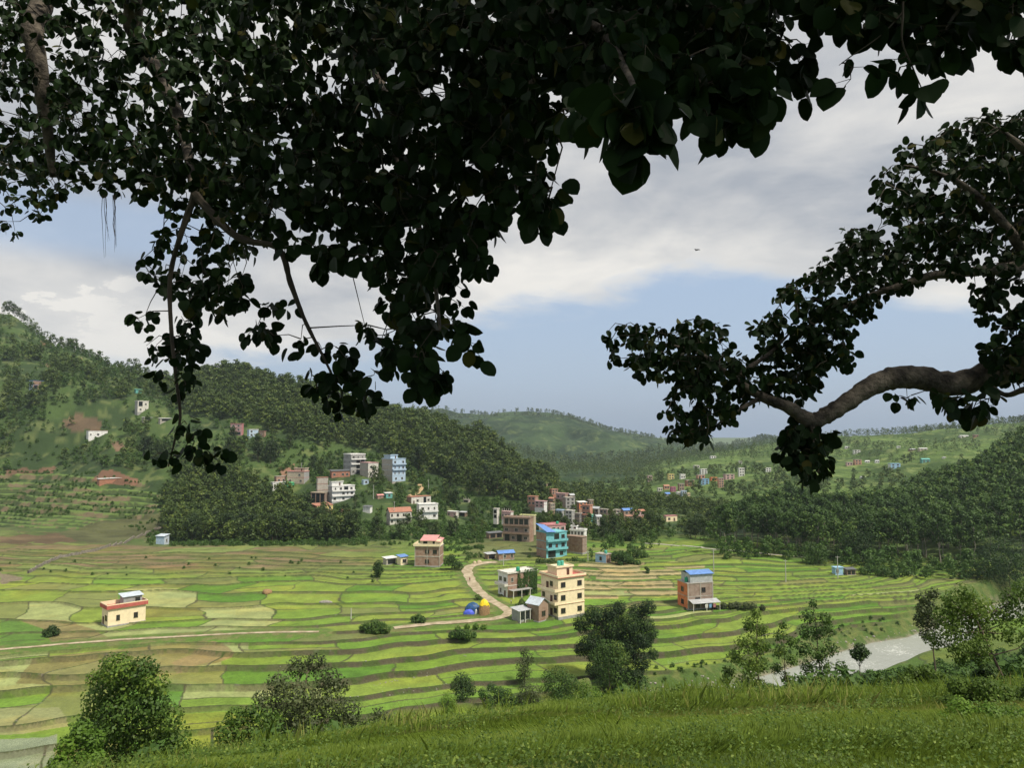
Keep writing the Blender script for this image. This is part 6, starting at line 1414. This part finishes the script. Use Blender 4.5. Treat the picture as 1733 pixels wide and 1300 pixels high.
A.limb([Vector((2.2, 4.6, zt+3.9)), (880,20,5.2), (900,120,5.0), (890,240,4.7), (870,330,4.3)], [.10, .045, .03, .02, .01], 7)
A.limb([(880,20,5.2), (1000,40,4.0), (1060,120,3.1), (1085,190,2.7)], [.045, .025, .014, .007], 6)
A.limb([(1000,-40,4.6), (1150,10,4.3), (1230,80,4.0), (1290,110,3.9)], [.035, .025, .015, .008], 6)
M1 = [(-70,-60),(1345,-60),(1340,20),(1325,90),(1300,165),(1262,205),(1215,215),(1180,170),(1150,120),(1120,150),(1075,160),(1030,150),(985,150),(955,180),(925,250),(915,320),(880,350),(850,380),(825,440),(800,480),(790,540),(760,590),(720,600),(690,590),(660,600),(625,590),(600,545),(640,470),(600,405),(540,395),(500,375),(460,400),(430,440),(395,500),(330,520),(290,500),(262,460),(250,400),(255,350),(215,325),(150,310),(100,345),(60,385),(0,400),(-70,400)]
dens1 = 2050
A.grow(M1, dens1, lambda a, b: depthA(a, b)+.6, .098, jit=1.6, per=6, hole=.30, hs=26)
A.grow([(-70,-60),(1320,-60),(1290,110),(1180,110),(1000,110),(900,220),(800,330),(640,330),(470,330),(280,330),(100,290),(-70,330)], 820, lambda a, b: depthA(a, b)+1.8, .125, jit=1.2, per=6, hole=.34, hs=30)
A.grow([(215,455),(250,420),(300,480),(360,470),(400,500),(440,520),(480,500),(520,540),(520,600),(440,560),(400,575),(350,590),(300,600),(250,600),(218,560),(240,500)], 95, depthA, .098, jit=.5, per=5, hole=.40, hs=45)
A.grow([(262,600),(315,600),(330,640),(300,680),(262,650)], 9, depthA, .095, jit=.2, per=4)
A.grow([(290,690),(340,720),(385,755),(380,790),(330,770),(300,800),(262,800),(255,770),(290,750),(300,730)], 16, lambda a, b: 5.9, .095, jit=.2, per=4)
A.grow([(500,540),(560,580),(600,600),(640,640),(640,690),(600,700),(570,700),(545,680),(510,640)], 48, depthA, .098, jit=.4, per=5, hole=.35, hs=40)
A.grow([(640,560),(700,590),(760,600),(760,645),(735,660),(690,640),(650,640)], 20, depthA, .098, jit=.3, per=5)
A.grow([(770,540),(812,560),(806,600),(780,575)], 5, depthA, .098, jit=.1, per=4)
A.grow([(440,390),(560,400),(600,440),(560,450),(500,420)], 12, depthA, .12, jit=.3, per=4)
A.grow([(880,330),(945,300),(940,360),(900,390),(870,385)], 18, depthA, .098, jit=.3, per=4)
A.grow([(940,190),(1010,160),(1020,200),(985,225),(955,230)], 10, depthA, .10, jit=.2, per=4)
A.grow([(1020,150),(1110,140),(1125,190),(1095,215),(1050,230),(1025,200)], 14, lambda a, b: 2.45, .135, jit=.2, per=4)
A.grow([(1170,130),(1290,130),(1300,190),(1262,215),(1220,222),(1180,190)], 22, lambda a, b: 3.4, .125, jit=.2, per=5)
A.grow([(1335,-40),(1400,-40),(1390,20),(1375,60),(1360,150),(1335,150),(1330,80)], 11, lambda a, b: 4.2, .13, jit=.2, per=4)
# unseen leaves added above and behind the camera to shade the leaves in view
rg_ = A.g
def grow_world(F_, n, lo, hi, L, per=6):
    P = rg_.uniform(lo, hi, (n, 3)); rep = np.repeat(np.arange(n), per); st = rg_.normal(size=(n*per, 3)); st /= np.linalg.norm(st, axis=1)[:, None]
    Ls = L*(.7+.5*rg_.random(n*per)); A_ = P[rep]+st*Ls[:, None]*.6; V, F, nf, k = leaves(A_, st*.6+[0, 0, -.6]+rg_.normal(size=st.shape)*.3, rg_.normal(size=st.shape)+[0, 0, .8], Ls, rg_)
    F_.V.append(V); F_.F.append(F+F_.nl); F_.nl += len(V); F_.nf += nf; F_.k = k
grow_world(A, 1700, (-10, -3, zt+4.8), (4, 3.6, zt+6.6), .20); grow_world(A, 900, (0, 0, zt+4.6), (9, 5.5, zt+6.2), .20)
A.limb([top, Vector((-4.5, 0, zt+5)), Vector((-2, -2.5, zt+5.4)), Vector((2, -3, zt+5.6))], [.3, .2, .14, .06])
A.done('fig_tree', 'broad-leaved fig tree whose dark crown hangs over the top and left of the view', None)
# aerial roots at the left
m = MB(); g = np.random.default_rng(4)
for k_ in range(9):
    px = 172+g.random()*22; y1 = 400+g.random()*40; pts = [at(px+g.normal()*1.5+i*.6, 330+(y1-330)*i/4, 7.6) for i in range(5)]; m.tube(pts, [.004, .003, .0025, .002, .001], 3)
o = m.build('aerial_roots', TWIG); o.parent = bpy.data.objects['fig_tree']; o.location = -Vector(bpy.data.objects['fig_tree'].location)

B = Fig(202); B.base = Vector((9.0, 6.0, gz(9.0, 6.0)-.5))
tr0 = Vector((8.3, 6.2, zt+.7))
B.limb([B.base, Vector((8.9, 6.1, zt-1.5)), tr0, Vector((8.4, 6.4, zt+3.2)), Vector((8.0, 6.4, zt+4.6))], [.7, .55, .5, .34, .2], 14)
lm = B.limb([tr0, (1850,590,6.6), (1740,612,6.9), (1680,632,7.0), (1615,650,7.0), (1560,640,7.0), (1512,640,7.0), (1470,656,7.0), (1435,680,7.0), (1400,702,7.0), (1372,712,7.0), (1335,690,7.0), (1290,672,7.05), (1240,640,7.1), (1190,602,7.2), (1130,582,7.3)],
       [.24, .17, .14, .125, .115, .108, .104, .09, .082, .078, .074, .055, .044, .032, .021, .008], 14)
B.limb([Vector((8.2, 6.4, zt+3.0)), (1800,330,7.2), (1740,440,7.2), (1660,458,7.2), (1580,466,7.2), (1520,485,7.2), (1460,505,7.3), (1400,535,7.3), (1340,570,7.3)], [.16, .10, .07, .05, .045, .035, .025, .016, .008], 8)
B.limb([(1740,440,7.2), (1700,380,7.2), (1640,320,7.2), (1580,290,7.3), (1530,280,7.3)], [.06, .045, .03, .018, .008], 7)
B.limb([(1800,330,7.2), (1740,260,7.0), (1690,215,7.0)], [.07, .04, .012], 7)
B.limb([(1660,640,7.0), (1700,668,6.8), (1733,660,6.6), (1790,650,6.5)], [.02, .022, .03, .04], 7)
B.limb([(1372,712,7.0), (1378,745,6.9), (1372,790,6.8)], [.03, .014, .005], 6)
B.limb([(1290,672,7.05), (1240,700,7.0), (1200,730,7.0)], [.03, .015, .005], 6)
B.limb([(1240,640,7.1), (1300,600,7.2), (1340,560,7.3)], [.03, .018, .008], 6)
dB = lambda a, b: 7.1
B.grow([(1025,555),(1060,548),(1110,552),(1165,540),(1210,530),(1228,560),(1240,590),(1210,615),(1180,640),(1140,645),(1100,635),(1050,620),(1028,605)], 120, dB, .082, jit=.9, per=6)
B.grow([(1150,600),(1240,600),(1300,620),(1350,650),(1330,680),(1270,680),(1245,690),(1220,725),(1190,750),(1150,745),(1115,712),(1140,660)], 150, dB, .082, jit=.9, per=6)
B.grow([(1270,565),(1295,520),(1335,475),(1385,445),(1415,400),(1480,355),(1500,262),(1560,245),(1620,205),(1690,185),(1780,190),(1780,460),(1700,455),(1620,460),(1560,470),(1500,500),(1460,540),(1400,580),(1350,600),(1300,600)], 640, lambda a, b: 7.2, .082, jit=1.2, per=6, hole=.36, hs=24)
B.grow([(1520,250),(1620,215),(1780,190),(1780,430),(1640,430),(1560,400)], 240, lambda a, b: 7.9, .09, jit=.8, per=6, hole=.3, hs=28)
B.grow([(1290,590),(1340,560),(1420,560),(1445,600),(1440,620),(1390,610),(1385,650),(1370,680),(1320,650)], 55, dB, .092, jit=.5, per=5, hole=.3, hs=35)
B.grow([(1280,560),(1300,520),(1340,480),(1390,450),(1430,400),(1480,420),(1480,520),(1440,600),(1380,640),(1330,640),(1290,610)], 130, dB, .078, jit=.9, per=6, hole=.3, hs=26)
B.grow([(1640,470),(1780,450),(1780,590),(1700,580),(1650,540)], 85, lambda a, b: 7.1, .095, jit=.5, per=5, hole=.35, hs=45)
B.grow([(1660,580),(1790,570),(1790,650),(1680,640)], 70, lambda a, b: 6.7, .095, jit=.4, per=5)
B.grow([(1320,725),(1350,715),(1400,720),(1415,745),(1395,790),(1370,812),(1350,785),(1325,775)], 46, lambda a, b: 6.8, .108, jit=.4, per=5)
B.grow([(1500,660),(1600,668),(1600,685),(1500,678)], 8, lambda a, b: 6.9, .10, jit=.2, per=3)
B.grow([(1590,670),(1690,665),(1690,690),(1640,705),(1600,685)], 12, lambda a, b: 6.7, .13, jit=.2, per=4)
# big soft leaves nearer the lens at the upper right
B.limb([Vector((8.0, 6.4, zt+4.4)), Vector((5.5, 5.0, zt+3.8)), (1560,-60,3.9), (1480,-20,3.8), (1400,-30,4.0)], [.2, .09, .03, .015, .006], 7)
B.limb([(1528,-50,3.9), (1528,20,3.8), (1527,70,3.75), (1545,115,3.75), (1560,150,3.75)], [.008, .006, .005, .004, .003], 5, False)
B.limb([(1528,20,3.8), (1490,60,3.8), (1440,95,3.8), (1420,110,3.8)], [.005, .004, .003, .002], 5, False)
B.limb([Vector((5.5, 5.0, zt+3.8)), (1680,-40,3.9), (1620,20,3.8), (1600,50,3.8)], [.06, .02, .01, .004], 6)
B.grow([(1400,-60),(1780,-60),(1780,20),(1700,40),(1660,60),(1600,75),(1545,60),(1500,30),(1440,40),(1405,10)], 90, lambda a, b: 3.9, .125, jit=.5, per=4)
B.grow([(1540,60),(1660,40),(1650,80),(1560,90)], 7, lambda a, b: 3.8, .13, jit=.1, per=3)
B.grow([(1400,90),(1440,85),(1450,140),(1410,135)], 2, lambda a, b: 3.75, .14, jit=.05, per=3)
B.grow([(1470,95),(1545,90),(1545,130),(1480,125)], 3, lambda a, b: 3.75, .14, jit=.05, per=3)
B.grow([(1515,140),(1590,130),(1590,165),(1530,165)], 2, lambda a, b: 3.75, .15, jit=.05, per=3)
B.grow([(1690,60),(1790,60),(1790,110),(1720,100)], 6, lambda a, b: 3.9, .12, jit=.1, per=4)
grow_world(B, 300, (6, 3, zt+4.6), (11, 9, zt+6.0), .17)
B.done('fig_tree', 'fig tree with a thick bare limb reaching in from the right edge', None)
print('done')

# ------------------------------------------------------------------ the air
m = MB(); m.box(-2600, 2600, -60, 5200, -24, 520)
hz = m.build('haze', bpy.data.materials.new('haze_air'), kind='stuff', label='pale blue air haze filling the valley')
hm = hz.data.materials[0]; hm.use_nodes = True; t = NT(hm.node_tree); t.n.clear()
pv = t.new('ShaderNodeVolumePrincipled', ins={'Color': (.72, .85, 1.0, 1), 'Density': 0.00007, 'Anisotropy': 0.2})
t.new('ShaderNodeOutputMaterial', ins={'Volume': pv.outputs[0]})
